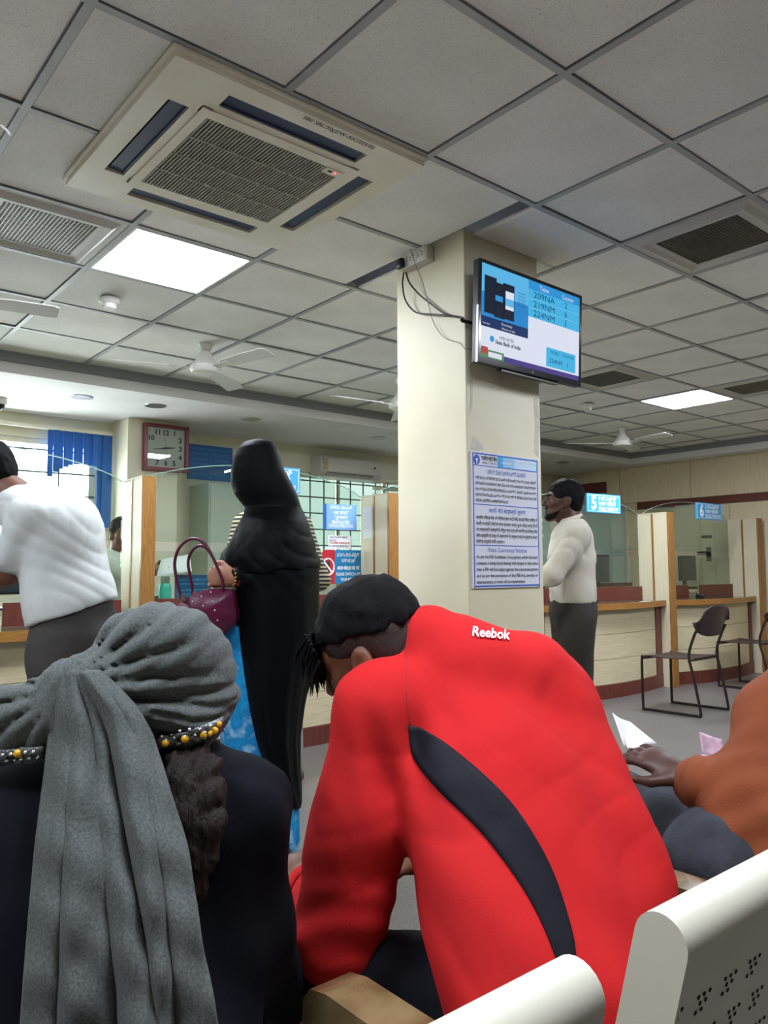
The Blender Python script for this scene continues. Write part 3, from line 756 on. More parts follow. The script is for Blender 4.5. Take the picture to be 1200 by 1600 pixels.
cl = ['teller counter with honey wood edge at the left edge beside the bending man', 'teller counter behind the robed woman', 'teller counter mostly hidden behind the pillar', 'teller counter right beside the man in the off-white shirt', 'teller counter behind the backrest of the nearest tube chair']
GL = ['arched glass screen at the left, behind the bending man', 'arched glass screen with the red no-phone sign behind the robed woman', 'arched glass screen behind the pillar', 'arched glass screen just right of the standing man in off-white', 'arched glass screen farthest right, by the wall']
def bow(t, e, c): return e - c * math.sin(math.pi * t)
for k in range(5):
    u0 = DIV[k] + .068; u1 = DIV[k + 1] - .007; Lb = u1 - u0
    r = empty('teller_counter', cf(u0, 0), CTH, label=cl[k], cat='counter', group='teller counters')
    nseg = 12; ts = [i / nseg for i in range(nseg + 1)]
    def slab(v_e, v_c, th, z0, z1, m, name, t0=0., t1=1., parent=None):
        tt = [t0 + (t1 - t0) * i / nseg for i in range(nseg + 1)]
        poly = [(t * Lb, bow(t, v_e, v_c), z0) for t in tt] + [(t * Lb, bow(t, v_e, v_c) + th, z0) for t in reversed(tt)]
        return MB().prism(poly, (0, 0, z1 - z0)).build(name, m, parent or r)
    for z0, z1 in ((.125, .345), (.349, .569), (.573, .793)): slab(.13, .14, .03, z0, z1, M_LAMH, 'front_panel', .075, .925)
    for a, c in ((0, .073), (.927, 1)): slab(.12, .14, .04, 0.125, .793, M_MAROON, 'pilaster', a, c)
    slab(.115, .14, .04, 0, .122, M_MAROON, 'plinth')
    slab(.06, .15, .03, .795, .85, M_WOODH, 'wood_edge')
    poly = [(t * Lb, bow(t, .0905, .15), .80) for t in ts] + [(Lb, .60, .80), (0, .60, .80)]
    MB().prism(poly, (0, 0, .047)).build('counter_top', M_TOPGLASS, r)
    MB().box(.002, Lb * .46, .33, .35, .848, .985).build('upstand_board', M_MAROON, r)
    MB().box(Lb * .60, Lb - .002, .33, .35, .848, .985).build('upstand_board', M_MAROON, r)
    MB().box(.002, Lb - .002, .40, .62, .905, .935).build('inner_shelf', M_LAMH, r)
    MB().box(.002, Lb - .002, .58, .60, 0, .80).build('back_board', M_LAM, r)
    # glass
    g = empty('glass_screen', cf(u0, .36), CTH, label=GL[k], cat='glass screen', group='arched glass screens')
    def arch(t): return 1.72 + .17 * (max(math.sin(math.pi * t), 0)) ** .7
    n2 = 24
    MB().prism([(0.0, 0, .988), (Lb, 0, .988), (Lb, 0, 1.29), (0, 0, 1.29)], (0, .008, 0)).build('lower_pane', M_GLASS, g)
    up = [(0, 0, 1.35), (Lb, 0, 1.35)] + [(Lb * (1 - i / n2), 0, arch(1 - i / n2)) for i in range(n2 + 1)]
    MB().prism(up, (0, .008, 0)).build('upper_pane', M_GLASS, g)
    MB().tube([(Lb * i / n2, .004, arch(i / n2) + .001) for i in range(n2 + 1)], .0035, 6).build('polished_edge', M_GLASSEDGE, g)

# hanging counter signs
def sign(uc, num, lab, w=.49, h=.175, zc=1.768, v=.07):
    p = cf(uc, v, zc); r = empty('counter_sign', p, CTH, label=lab, cat='sign', group='blue counter signs')
    MB().box(-w / 2, w / 2, -.008, .008, -h / 2, h / 2, bev=.003).build('board', M_SBLUE, r)
    b = MB()
    for x0, x1, z0, z1 in ((-w / 2 + .012, w / 2 - .012, h / 2 - .016, h / 2 - .012), (-w / 2 + .012, w / 2 - .012, -h / 2 + .012, -h / 2 + .016), (-w / 2 + .012, -w / 2 + .016, -h / 2 + .016, h / 2 - .016), (w / 2 - .016, w / 2 - .012, -h / 2 + .016, h / 2 - .016)): b.box(x0, x1, -.0092, -.008, z0, z1)
    b.build('border_line', M_PWHITE, r)
    text('number', num, .17, M_PWHITE, r, (-w / 2 + .06, -.009, -.055), (1, 0, 0), (0, 0, 1), width=.075, align='CENTER' if False else 'LEFT', bold=.04)
    for s, z, sz, wd in (('ಏಕಗವಾಕ್ಷಿ', .030, .052, .26), ('एकल खिड़की', -.018, .05, .25), ('SINGLE WINDOW', -.066, .05, .29)):
        text('lettering', s, sz, M_PWHITE, r, (-w / 2 + .165, -.009, z), (1, 0, 0), (0, 0, 1), width=wd, bold=.02)
    for x in (-w * .35, w * .35): MB().box(x - .008, x + .008, .008, .287, h / 2 - .03, h / 2 - .015).build('arm', M_METAL, r)
sign(-1.02, '2', 'blue counter sign cut off by the left edge of the picture')
sign(.86, '3', 'blue counter sign half hidden behind the head of the robed woman')
sign(4.36, '5', 'blue hanging sign with a large 5 by the head of the standing man')
sign(6.12, '6', 'smaller blue hanging sign with a 6, farthest right')

# switch-off-your-mobile sign and papers stuck to the glass of counter 3
def flat(name, uc, v, zc, w, h, m, lab, cat, th=.003):
    r = empty(name, cf(uc, v, zc), CTH, label=lab, cat=cat)
    MB().box(-w / 2, w / 2, -th, 0, -h / 2, h / 2).build('sheet', m, r)
    return r
sg = empty('mobile_phone_sign', cf(1.62, .352, 1.187), CTH, label='red and blue sign asking to switch off mobiles, on the glass', cat='sign')
hw_, hh_ = .185, .126
b = MB(); b.prism([(-.05, -.004, -hh_), (-.05, -.004, hh_)] + [(-hw_ + .02 - .02 * math.cos(t), -.004, hh_ * math.cos(t * 0 + math.pi * i / 10)) if False else (-hw_ + .035 * abs(math.cos(math.pi * i / 10)) ** 2, -.004, hh_ * math.cos(math.pi * i / 10)) for i, t in enumerate(np.linspace(0, math.pi, 11))], (0, .003, 0)).build('red_panel', M_SRED, sg)
MB().box(-.0498, hw_, -.004, -.001, -hh_, hh_).build('blue_panel', M_STEAL, sg)
cx_, cz_ = -.112, .0
b = MB(); pts = [(cx_ + .052 * math.cos(t), -.0055, cz_ + .06 * math.sin(t)) for t in np.linspace(0, 2 * math.pi, 29)]
b.tube(pts, .006, 6).build('prohibition_ring', M_PWHITE, sg)
MB().box(-.016, .016, -.0052, -.0042, -.04, .04, mtx=Matrix.Translation((cx_, 0, cz_))).build('phone_symbol', M_PBLACK, sg)
MB().box(-.055, .055, -.0062, -.0053, -.006, .006, mtx=Matrix.Translation((cx_, 0, cz_)) @ Matrix.Rotation(math.radians(50), 4, 'Y')).build('prohibition_bar', M_PWHITE, sg)
for s, z, sz, wd in (('ದಯವಿಟ್ಟು ನಿಮ್ಮ ಮೊಬೈಲ್ಸ್', .078, .036, .2), ('ಸ್ವಿಚ್ ಆಫ್ ಮಾಡಿ', .034, .036, .12), ('अपना मोबाइल बंद रखें', -.022, .036, .2), ('PLEASE SWITCH OFF', -.065, .032, .21), ('YOUR MOBILE', -.105, .032, .14)):
    text('lettering', s, sz, M_PWHITE, sg, (.068, -.0045, z), (1, 0, 0), (0, 0, 1), width=wd, align='CENTER', bold=.02)
pp = flat('glass_paper', 1.615, .354, 1.37, .20, .10, M_PAPER, 'white printed paper on the glass above the no-phone sign', 'paper', .001)
for z, m, wd, s in ((.03, M_PBLACK, .16, 'CASH COUNTER TIMINGS'), (.005, M_PBLACK, .06, 'NOTICE'), (-.012, M_SRED, .18, 'GOVERNMENT BUSINESS HOURS'), (-.036, M_PBLACK, .17, 'RS. 50000 AND ABOVE ONLY')): text('lettering', s, .02, m, pp, (-.09, -.0012, z), (1, 0, 0), (0, 0, 1), width=wd, bold=.02)
M_BLUESHEET = mat('pale_blue_sheet', '7FB0E6', .4)
pb = flat('glass_notice', 1.62, .357, 1.56, .30, .19, M_BLUESHEET, 'pale blue notice stuck on the glass below the wall air conditioner', 'notice', .001)
MB().box(-.15, -.12, -.0015, -.001, -.095, .095).build('margin_strip', M_DBLUE, pb)
for z, s, wd in ((.06, 'ನಗದು ಪಾವತಿ', .2), (.02, 'नकद प्राप्ति', .14), (-.015, 'भुगतान', .12), (-.05, 'MANAGER', .16), (-.078, 'SERVICE OPERATIONS', .22)): text('lettering', s, .035, M_PWHITE, pb, (.01, -.0016, z), (1, 0, 0), (0, 0, 1), width=wd, align='CENTER', bold=.02)
r = empty('divider_paper', cf(1.819, .285, 1.52), CTH, label='blank white paper taped on the divider left of the pillar', cat='paper')
MB().box(-.0016, -.0004, -.06, .05, -.12, .12).build('sheet', M_PAPER, r)

# things on the staff side of the counters
def monitor(u, v, z, rz, lab, w=.42, h=.28):
    r = empty('monitor', cf(u, v, z), CTH + rz, label=lab, cat='monitor')
    MB().box(-w / 2, w / 2, -.02, .02, .09, .09 + h, bev=.006).build('housing', M_BLACK, r)
    MB().box(-w / 2 + .015, w / 2 - .015, -.0212, -.0203, .105, .075 + h).build('screen', mat('dark_screen', '3A3F45', .15), r)
    MB().box(-.03, .03, .02, .05, .04, .2, bev=.006).build('neck', M_BLACK, r)
    MB().box(-.12, .12, -.07, .1, 0, .015, bev=.005).build('base', M_BLACK, r)
    return r
monitor(4.98, .60, .937, math.radians(20), 'black monitor seen edge-on behind the glass of counter 5')
monitor(6.52, .60, .937, math.radians(10), 'grey monitor seen edge-on behind the glass of counter 6')
monitor(-.70, .52, .937, math.radians(4), 'dark monitor behind the glass at the left edge, by the bending man', .5, .17)
def bottle(u, v, z, lab):
    r = empty('water_bottle', cf(u, v, z), label=lab, cat='bottle')
    MB().lathe([(.034, 0), (.042, .006), (.042, .12), (.034, .14), (.028, .146)], n=24).build('body', mat('teal_plastic', '35A898', .3), r, True)
    MB().lathe([(.03, .146), (.031, .15), (.031, .188), (.026, .192)], n=24).build('cap', mat('steel_cap', 'A9B0AC', .3, metal=.8), r, True)
bottle(.335, .51, .936, 'teal water bottle with a steel cap behind the glass')
r = empty('blue_name_board', cf(.56, .50, .936), CTH, label='dark blue board standing on the shelf behind the handbag handles', cat='board')
MB().box(-.16, .16, 0, .012, 0, .20, bev=.002).build('panel', mat('navy_board', '17456F', .35), r)
for z in (.16, .13, .09, .06, .03): text('lettering', 'CUSTOMER SERVICE CENTRE', .02, M_SBLUE, r, (-.14, -.0008, z), (1, 0, 0), (0, 0, 1), width=.27)
for uu, l in ((4.40, 'black card reader on the shelf below the edge-on monitor of counter 5'), (6.22, 'black card reader on the shelf of counter 6')):
    r = empty('card_reader', cf(uu, .25, .848), CTH + .3, label=l, cat='device')
    MB().box(-.06, .06, -.04, .05, 0, .035, bev=.008).build('body', M_BLACK, r, True); MB().tube([(0, .04, .03), (.02, .06, .05), (.05, .066, .03), (.08, .066, .006)], .004, 6).build('cord', M_CABLE, r, True)
r = empty('counter_slip', cf(4.95, .06, .8475), CTH, label='small white slip lying on the top of counter 5', cat='paper'); MB().box(-.06, .06, -.03, .03, 0, .002).build('sheet', M_PAPER, r)
# crumpled pale green cloth on counter 3
Sg = SDF(.006); p0 = np.array(cf(1.16, .17, .912))
Sg.ell(p0, (.055, .04, .05), k=.02).ell(p0 + [.03, .02, -.01], (.05, .03, .045)).cap(p0 + [-.06, 0, -.03], p0 + [.06, .01, -.035], .022, .02)
Sg.field(lambda P: .008 * noise3(P, 70, 3))
tag(Sg.mesh('crumpled_cloth', mat('pale_mint_cloth', 'BFD8CA', .8)), 'crumpled pale mint cloth on the counter beside the no-phone sign', 'cloth')

# ------------------------------------------------------------------ far wall: clock column, notices, blind, air conditioner, cupboard
column = struct(MB().box(2.56, 3.02, 6.52, YB, 0, SOFF).build('wall_column', M_PAINT))
CK = empty('wall_clock', (2.895, 6.50, 2.253), label='square wall clock with a maroon frame', cat='clock')
cw = .208
b = MB()
for x0, x1, z0, z1 in ((-cw, cw, cw - .032, cw), (-cw, cw, -cw, -cw + .032), (-cw, -cw + .032, -cw + .032, cw - .032), (cw - .032, cw, -cw + .032, cw - .032)): b.box(x0, x1, -.035, .02, z0, z1, bev=.003)
b.build('frame', mat('maroon_clock_frame', '7A2630', .3), CK)
MB().box(-cw + .03, cw - .03, -.01, .018, -cw + .03, cw - .03).build('dial', mat('clock_dial', 'C9CBC2', .4), CK)
for n in range(1, 13):
    if n in (8, 9): continue
    a_ = math.pi / 2 - n * math.pi / 6; q = .135 / max(abs(math.cos(a_)), abs(math.sin(a_)), .82)
    text('numeral', str(n), .064, M_PBLACK, CK, (q * math.cos(a_), -.0105, q * math.sin(a_) - .018), (1, 0, 0), (0, 0, 1), align='CENTER', bold=.035)
def hand_(ang, l, wd, name, y):
    q = Matrix.Rotation(-ang, 4, 'Y').inverted(); a_ = math.radians(ang)
    d = np.array([math.sin(a_), 0, math.cos(a_)]); s_ = np.array([math.cos(a_), 0, -math.sin(a_)])
    MB().prism([tuple(d * -.03 + s_ * wd + [0, y, 0]), tuple(d * l + s_ * wd * .4 + [0, y, 0]), tuple(d * l - s_ * wd * .4 + [0, y, 0]), tuple(d * -.03 - s_ * wd + [0, y, 0])], (0, .001, 0)).build(name, M_PBLACK, CK)
hand_(83, .085, .008, 'hour_hand', -.013); hand_(261, .125, .006, 'minute_hand', -.015); hand_(352, .12, .0015, 'second_hand', -.017)
MB().box(-cw + .03, cw - .03, -.024, -.022, -cw + .03, cw - .03).build('cover_glass', glass_mat('clock_glass', 'F6F8F6', .02, 1.0), CK)

bn = empty('blue_notice_board', (3.535, YB, 2.22), label='blue notice board with two columns of print right of the clock', cat='notice')
MB().box(-.24, .24, -.012, 0, -.17, .17).build('board', M_DBLUE, bn)
for cx_ in (-.115, .12):
    for q in range(6): text('lettering', 'सेवा समय और नियम ' if q % 2 else 'BANKING OMBUDSMAN', .03, M_SBLUE, bn, (cx_, -.0125, .12 - q * .05), (1, 0, 0), (0, 0, 1), width=.2 - .02 * (q % 3), align='CENTER')
MB().box(.001, .005, -.0126, -.012, -.16, .16).build('centre_line', M_SBLUE, bn)

# vertical blind: head rail plus slats, some hanging full length
bl = empty('vertical_blind', (2.27, YB - .07, 2.40), label='blue vertical blind gathered at the right of the left window', cat='blind')
MB().box(-1.0, .27, -.02, .02, -.03, .0).build('head_rail', M_ACPANEL, bl)
M_BLIND = mat('blue_blind_fabric', '3A74C4', .8, col2='3068B8', nscale=20, nstretch=(1, 1, .2))
ln = [.40, .36, .33, .31, .29, .28, .275, .275, .28, .285, .80, .82, .82]
for q, l_ in enumerate(ln):
    x = -.255 + q * .042
    me = MB().box(-.0235, .0235, -.0015, .0015, -.03 - l_, -.03).build('slat', M_BLIND, bl, loc=(x, (-.008 if q % 2 else .008), 0)); me.rotation_euler = (0, 0, .12)

sa = empty('wall_air_conditioner', (5.14, YB, 2.275), label='white split air conditioner on the far wall above the barred window', cat='air conditioner')
prof = [(-.005, -.115), (-.05, -.125), (-.15, -.105), (-.20, -.05), (-.205, .02), (-.195, .09), (-.17, .115), (-.005, .118)]
MB().prism([(-.42, y, z) for y, z in prof], (.84, 0, 0)).build('body', mat('split_unit_white', 'CFCBC0', .35), sa)
MB().box(-.34, .30, -.196, -.165, -.088, -.070, mtx=Matrix.Translation((0, .012, 0))).build('louvre', mat('split_louvre', '9C988C', .4), sa)
MB().box(-.34, .30, -.1915, -.165, -.066, -.056).build('air_slot', M_BLACK, sa)
MB().box(.30, .33, -.2065, -.2, .018, .038).build('display', M_BLACK, sa)
MB().box(-.39, -.33, -.2068, -.2, -.04, .085).build('energy_label', mat('energy_label', 'B9A27C', .5), sa)
for z in (2.20, 2.10): MB().tube([(5.56, YB - .05, z), (6.2, YB - .05, z + .005)], .022, 10).build('pipe', M_ACPANEL, sa, True, world=True)

cb = empty('storage_cupboard', (3.78, YB - .2, 0), label='pale green steel cupboard by the far wall behind the robed woman', cat='cupboard')
MB().box(-.46, .46, -.2, .19, 0, 1.98, bev=.004).build('body', mat('pale_green_steel', 'BFC7B4', .4), cb)
for s in (-1, 1):
    dr = MB().box(min(0, s * .445) + .002, max(0, s * .445) - .002, -.21, -.2005, .06, 1.94).build('door', mat('cupboard_door', 'C6CDBB', .4), cb)
    MB().box(s * .04 - .008, s * .04 + .008, -.225, -.2102, .95, 1.1).build('handle', M_METAL, dr)
r = empty('cupboard_notice', (3.86, YB - .42, 1.72), label='light blue printed notice on the green cupboard', cat='notice')
MB().box(-.17, .17, 0, .004, -.26, .26).build('sheet', mat('light_blue_print', 'A9C3DA', .5), r)
for q in range(9): text('lettering', 'IMPORTANT INFORMATION TO CUSTOMERS'[:18 + (q * 5) % 14], .03, M_PBLUE, r, (-.14, -.0005, .2 - q * .05), (1, 0, 0), (0, 0, 1), width=.27 - .03 * (q % 3))

# door in the right wall, seen through counter 6
dr = struct(MB().box(XR - .05, XR - .02, 4.40, 5.15, 0, 1.92).build('door_1', mat('cream_door', 'CFC6A8', .45)))
MB().box(XR - .062, XR - .051, 4.63, 4.69, 1.25, 1.42, bev=.003).build('lock_plate', M_BLACK, dr)
MB().cyl((XR - .062, 4.66, 1.36), (XR - .105, 4.66, 1.36), .012, n=12).cyl((XR - .1, 4.66, 1.36), (XR - .1, 4.78, 1.36), .01, n=12).build('lever_handle', M_BLACK, dr, True)
MB().box(XR - .06, XR - .051, 4.62, 4.74, 1.53, 1.56).build('bolt', M_BLACK, dr)
# inner partition behind counter 5: frosted glass over a low cream wall, with the bank's letters
pt = empty('inner_partition', (7.75, 5.75, 0), math.radians(-3), label='frosted glass partition with white letters behind counter 5', cat='partition')
MB().box(-1.2, 1.15, 0, .05, 0, .95).build('low_wall', M_LAM, pt); MB().box(-1.2, 1.15, -.01, .06, .95, .99).build('ledge', M_MAROON, pt)
MB().box(-1.15, 1.10, .02, .03, .99, 1.95).build('frosted_pane', mat('frosted_pane', 'A9BDB6', .25, spec=.6), pt)
for x in (-1.18, -.35, 1.12): MB().box(x - .03, x + .03, 0, .05, .99, 1.98).build('post', M_LAM, pt)
text('letter', 'E', .30, M_PWHITE, pt, (-.62, .018, 1.55), (1, 0, 0), (0, 0, 1), bold=.02)
MB().lathe([(.105, -.002), (.105, .002), (.055, .002), (.055, -.002)], n=28).build('ring_emblem', M_PWHITE, pt).matrix_local = Matrix.Translation((-.27, .014, 1.66)) @ Matrix.Rotation(math.pi / 2, 4, 'X')
M_PINK = mat('pink_cloth', 'C24E8A', .7); M_MAG = mat('dark_magenta_cloth', '7C1F44', .8)
for q, (x, m, rx, l) in enumerate(((-.45, M_MAG, .17, 'dark magenta bundle on the ledge behind counter 5'), (-.02, M_MAG, .15, 'second dark magenta bundle on the ledge behind counter 5, next to the pink one'), (.28, M_PINK, .09, 'bright pink bundle on the ledge behind counter 5'))):
    c = np.array([7.75 + x, 5.74 - x * math.tan(math.radians(3)), .99 + .075]); s = SDF(.012)
    s.ell(c, (rx, .06, .078), k=.03).ell(c + [rx * .5, -.01, -.02], (rx * .6, .05, .055)).field(lambda P: .008 * noise3(P, 40, 9)).plane(c - [0, 0, .0745], (0, 0, -1))
    tag(s.mesh('cloth_bundle', m), l, 'bundle')

# ------------------------------------------------------------------ black tube chairs by the counter
M_TUBE = mat('dark_enamel_tube', '2A1D1D', .35, metal=.3); M_SEATB = mat('dark_perforated_steel', '3A2A2A', .4, metal=.2)
def black_chair(x, y, rz, lab):
    r = empty('tube_chair', (x, y, 0), rz, label=lab, cat='chair', group='dark tube chairs at the counters')
    for s in (-1, 1):
        X = s * .235
        pts = [(X, .23, .44), (X, .245, .40), (X, .245, .03), (X, .235, .012), (X, .20, .011), (X, -.20, .011), (X, -.235, .014), (X, -.245, .04), (X, -.20, .30), (X, -.165, .47), (X, -.21, .62), (X * .98, -.25, .70)]
        MB().tube(cat_rom(pts, 4), .011, 10).build('side_frame', M_TUBE, r, True)
    MB().tube([(-.235, .20, .43), (.235, .20, .43)], .009, 8).build('cross_bar', M_TUBE, r, True)
    MB().tube([(-.235, -.16, .43), (.235, -.16, .43)], .009, 8).build('cross_bar', M_TUBE, r, True)
    P = np.zeros((14, 12, 3))
    for i in range(14):
        t = i / 13; yy = .255 - .43 * t; zz = .452 - .035 * max(0, (.09 - t) / .09) ** 2 - .012 * math.sin(math.pi * t)
        for j in range(12):
            q = j / 11 * 2 - 1; P[i, j] = (q * .23, yy, zz - .006 * (1 - q * q))
    o = grid_mesh('seat', P, M_SEATB, None, thick=.006); o.parent = r
    P = np.zeros((12, 20, 3))
    for j in range(20):
        q = j / 19 * 2 - 1; h_ = .115 * (1 - abs(q) ** 3.2) ** .5 + .004
        for i in range(12):
            t = i / 11 * 2 - 1; P[i, j] = (q * .245, -.245 - .04 * (1 - q * q) - .035 * t, .74 + h_ * t + (.015 if t > 0 else 0) * (1 - q * q))
    o = grid_mesh('backrest', P, M_SEATB, None, thick=.008); o.parent = r
    return r
black_chair(6.05, 3.40, 0.03, 'nearest dark tube chair facing the counters')
black_chair(7.75, 3.62, 0.03, 'dark tube chair cut off by the right edge of the picture')
# ------------------------------------------------------------------ white metal bench
M_BENCH = mat('ivory_powder_coat', 'C6C2B1', .32, spec=.5)
M_HOLE = mat('perforation_black', '0C0B0A', .9)
BY, BZ = .44, .782       # centre of the rolled top of the backrests
lean = .25
def bench_seat(x0, x1, lab):
    r = empty('bench_seat', ((x0 + x1) / 2, .6, 0), label=lab, cat='bench seat', group='ivory metal waiting bench seats')
    ax = unit([0, -lean, 1.0]); nf = unit([0, 1, lean])     # up along the back, forward normal
    T_ = np.array([0, BY, BZ]); R_ = .029
    # end plates with a rounded top
    def prof(rad, down):
        pts = []
        for t in np.linspace(0, math.pi, 13): pts.append(T_ + nf * rad * math.cos(t) + ax * rad * math.sin(t))
        pts.append(T_ - nf * rad - ax * down); pts.append(T_ + nf * rad - ax * down)
        return pts
    for a, c in ((x0, x0 + .006), (x1 - .006, x1)):
        MB().prism([(a, p[1], p[2]) for p in prof(R_, .36)], (c - a, 0, 0)).build('end_plate', M_BENCH, r, True, world=True)
    # rolled top
    pts = [T_ + nf * R_ * math.cos(t) + ax * R_ * math.sin(t) for t in np.linspace(-.35, math.pi + .35, 17)]
    pts = [T_ + nf * R_ - ax * .03] + pts[2:-2] + [T_ - nf * R_ - ax * .045, T_ - nf * (R_ - .012) - ax * .048]
    MB().prism([(x0 + .006, p[1], p[2]) for p in pts], (x1 - x0 - .012, 0, 0)).build('rolled_top', M_BENCH, r, True, world=True)
    def slab(o0, o1, d0, d1, name):
        q = [T_ + nf * o0 - ax * d0, T_ + nf * o1 - ax * d0, T_ + nf * o1 - ax * d1, T_ + nf * o0 - ax * d1]
        return MB().prism([(x0 + .007, p[1], p[2]) for p in q], (x1 - x0 - .014, 0, 0)).build(name, M_BENCH, r, world=True)
    rear = slab(-R_ + .016, -R_ + .020, .044, .36, 'rear_panel')
    slab(R_ - .008, R_ - .004, .03, .36, 'front_panel')
    b = MB()
    Lx = x1 - x0
    for row in range(5):
        for colm in range(int(Lx / .058)):
            cx = x0 + .035 + colm * .058 + (.029 if row % 2 else 0)
            for dx, dd in ((-.012, -.009), (.0, -.009), (.012, -.009), (-.006, 0), (.006, 0), (-.012, .009), (.0, .009)):
                c = T_ - nf * (R_ - .0158) - ax * (.09 + row * .052 + dd)
                p = np.array([cx + dx, c[1], c[2]])
                if not (x0 + .012 < p[0] < x1 - .012): continue
                b.cyl(p, p - nf * .0006, .0028, n=6)
    b.build('perforations', M_HOLE, rear, kind='stuff', world=True)
    # seat pan, curved
    P = np.zeros((14, 3, 3))
    for i in range(14):
        t = i / 13; y = .565 + .43 * t; z = .415 + .02 * (2 * t - 1) ** 2 - .035 * max(0, (t - .82) / .18) ** 2
        for j in range(3): P[i, j] = (x0 + (x1 - x0) * j / 2, y, z)
    grid_mesh('seat_pan', P, M_BENCH, r, thick=.006)
    MB().box(x0 + .05, x0 + .09, .50, .80, .375, .408).box(x1 - .09, x1 - .05, .50, .80, .375, .408).build('bracket', M_METAL, r, world=True)
XS = [(-.62, -.11), (.045, .585), (.72, 1.245), (1.38, 1.90)]
for (a, c), l in zip(XS, ('ivory perforated bench seat outside the left of the picture', 'ivory bench seat backrest at the bottom centre, under the scarfed woman', 'large ivory perforated bench backrest in the bottom right corner', 'ivory bench seat under the man in the orange shirt')): bench_seat(a, c, l)
r = empty('bench_beam', (.6, .66, 0), label='steel beam and legs that carry the ivory bench seats', cat='bench frame')
MB().box(-.7, 2.0, .62, .70, .30, .374).build('beam', M_METAL, r, world=True)
for x in (-.36, 1.64):
    MB().box(x - .03, x + .03, .63, .69, .03, .30).build('leg', M_METAL, r, world=True); MB().box(x - .03, x + .03, .40, 1.0, 0, .03, bev=.008).build('foot', M_METAL, r, world=True)
def armrest(xc, lab):
    r = empty('armrest', (xc, .7, 0), label=lab, cat='armrest', group='bench armrests')
    w_ = .032
    prof = [(.545, .395), (.545, .565), (.56, .59), (.60, .60), (.86, .60), (.895, .593), (.91, .575), (.912, .55), (.895, .537), (.60, .54), (.60, .395)]
    MB().prism([(xc - w_, y, z) for y, z in prof], (2 * w_, 0, 0)).build('frame', M_BENCH, r, world=True)
    MB().prism([(xc - w_ - .002, y, z) for y, z in [(.58, .602), (.86, .603), (.897, .595), (.913, .577), (.915, .548), (.896, .534), (.60, .537), (.58, .565)]], (2 * w_ + .004, 0, 0)).build('tape_wrap', mat('brown_packing_tape_' + str(round(xc, 2)), '7D6A4A', .12, col2='5C4A30', nscale=14, coat=.6), r, True, world=True, label='brown shiny packing tape')
armrest(.648, 'bench armrest wrapped in shiny brown tape'); armrest(1.312, 'bench armrest hidden between the red jacket and the orange shirt'); armrest(-.03, 'bench armrest beside the scarfed woman, outside the picture')
# ------------------------------------------------------------------ people: shared anatomy
M_SKIN = mat('brown_skin', '6B432F', .5, col2='5C3827', nscale=12, spec=.35)
M_SKIN2 = mat('deep_brown_skin', '4A2C20', .5, col2='3D231A', nscale=12, spec=.35)
M_SKIN3 = mat('light_brown_skin', '9C6A4C', .5, col2='8A5A40', nscale=12, spec=.35)
M_HAIR = mat('black_hair', '0C0B0C', .8, bump=.4, bscale=220, bdist=.002, spec=.12)
M_EYE = mat('eye_white', 'D8D2C8', .2)

def head(S, c, f, up, s=1.0, neck_to=None, nr=.056):
    B = basis(f, up); c = np.array(c, float)
    X = lambda x, y, z: c + B @ (np.array([x, y, z]) * s)
    S.ell(X(0, -.012, .032), np.array([.074, .096, .088]) * s, B, .02)
    S.ell(X(0, .028, -.030), np.array([.060, .066, .085]) * s, B, .025)
    for q in (-1, 1): S.cap(X(q * .046, -.002, -.055), X(q * .012, .072, -.098), .026 * s, .022 * s, .025)
    S.ell(X(0, .078, -.100), np.array([.022, .018, .018]) * s, B, .02)
    S.cap(X(0, .092, .010), X(0, .113, -.028), .008 * s, .013 * s, .012)
    for q in (-1, 1):
        S.ell(X(q * .012, .100, -.032), np.array([.010, .011, .009]) * s, B, .008)
        S.cap(X(q * .012, .084, .024), X(q * .042, .072, .022), .011 * s, .009 * s, .014)
        S.ell(X(q * .032, .094, .002), np.array([.017, .012, .011]) * s, B, .010, op='sub')
        S.ell(X(q * .031, .079, .002), np.array([.014, .012, .011]) * s, B, .004)
        S.ell(X(q * .042, .062, -.022), np.array([.02, .02, .018]) * s, B, .02)
        S.ell(X(q * .079, -.008, -.012), np.array([.010, .022, .032]) * s, B @ np.array([[1, 0, 0], [0, .96, -.26], [0, .26, .96]]), .008)
        S.ell(X(q * .089, -.004, -.010), np.array([.006, .011, .018]) * s, B, .004, op='sub')
    S.cap(X(-.018, .092, -.060), X(.018, .092, -.060), .0075 * s, k=.008)
    S.cap(X(-.016, .091, -.073), X(.016, .091, -.073), .0085 * s, k=.008)
    if neck_to is not None: S.cap(X(0, -.025, -.06), neck_to, nr * s, nr * 1.08 * s, .03)
    return X, B

def eyes(X, B, parent, s=1.0):
    for q in (-1, 1):
        p = X(q * .031, .0905, .002); b = MB().sph(p, .006 * s, 10)
        b.build('eye', M_PBLACK, parent, True, world=True)

def hair_cap(c, f, up, s=1.0, vox=.006, thick=1.09, rough=.004, seed=1, low=-.02, face=(0, .115, -.06)):
    B = basis(f, up); c = np.array(c, float); X = lambda x, y, z: c + B @ (np.array([x, y, z]) * s)
    S = SDF(vox)
    S.ell(X(0, -.016, .038), np.array([.080, .100, .092]) * thick * s / 1.04, B, .01)
    S.ell(X(0, -.045, -.01), np.array([.070, .062, .075]) * thick * s / 1.04, B, .02)
    S.ell(X(*face), np.array([.105, .078, .115]) * s, B, .012, op='sub')
    for q in (-1, 1): S.ell(X(q * .085, .010, -.055), np.array([.03, .045, .07]) * s, B, .01, op='sub')
    S.plane(X(0, -.06, low - .06), -B[:, 2] + .25 * B[:, 1])
    S.field(lambda P: rough * noise3(P, 130, seed) + rough * .6 * noise3(P, 320, seed + 1))
    return S

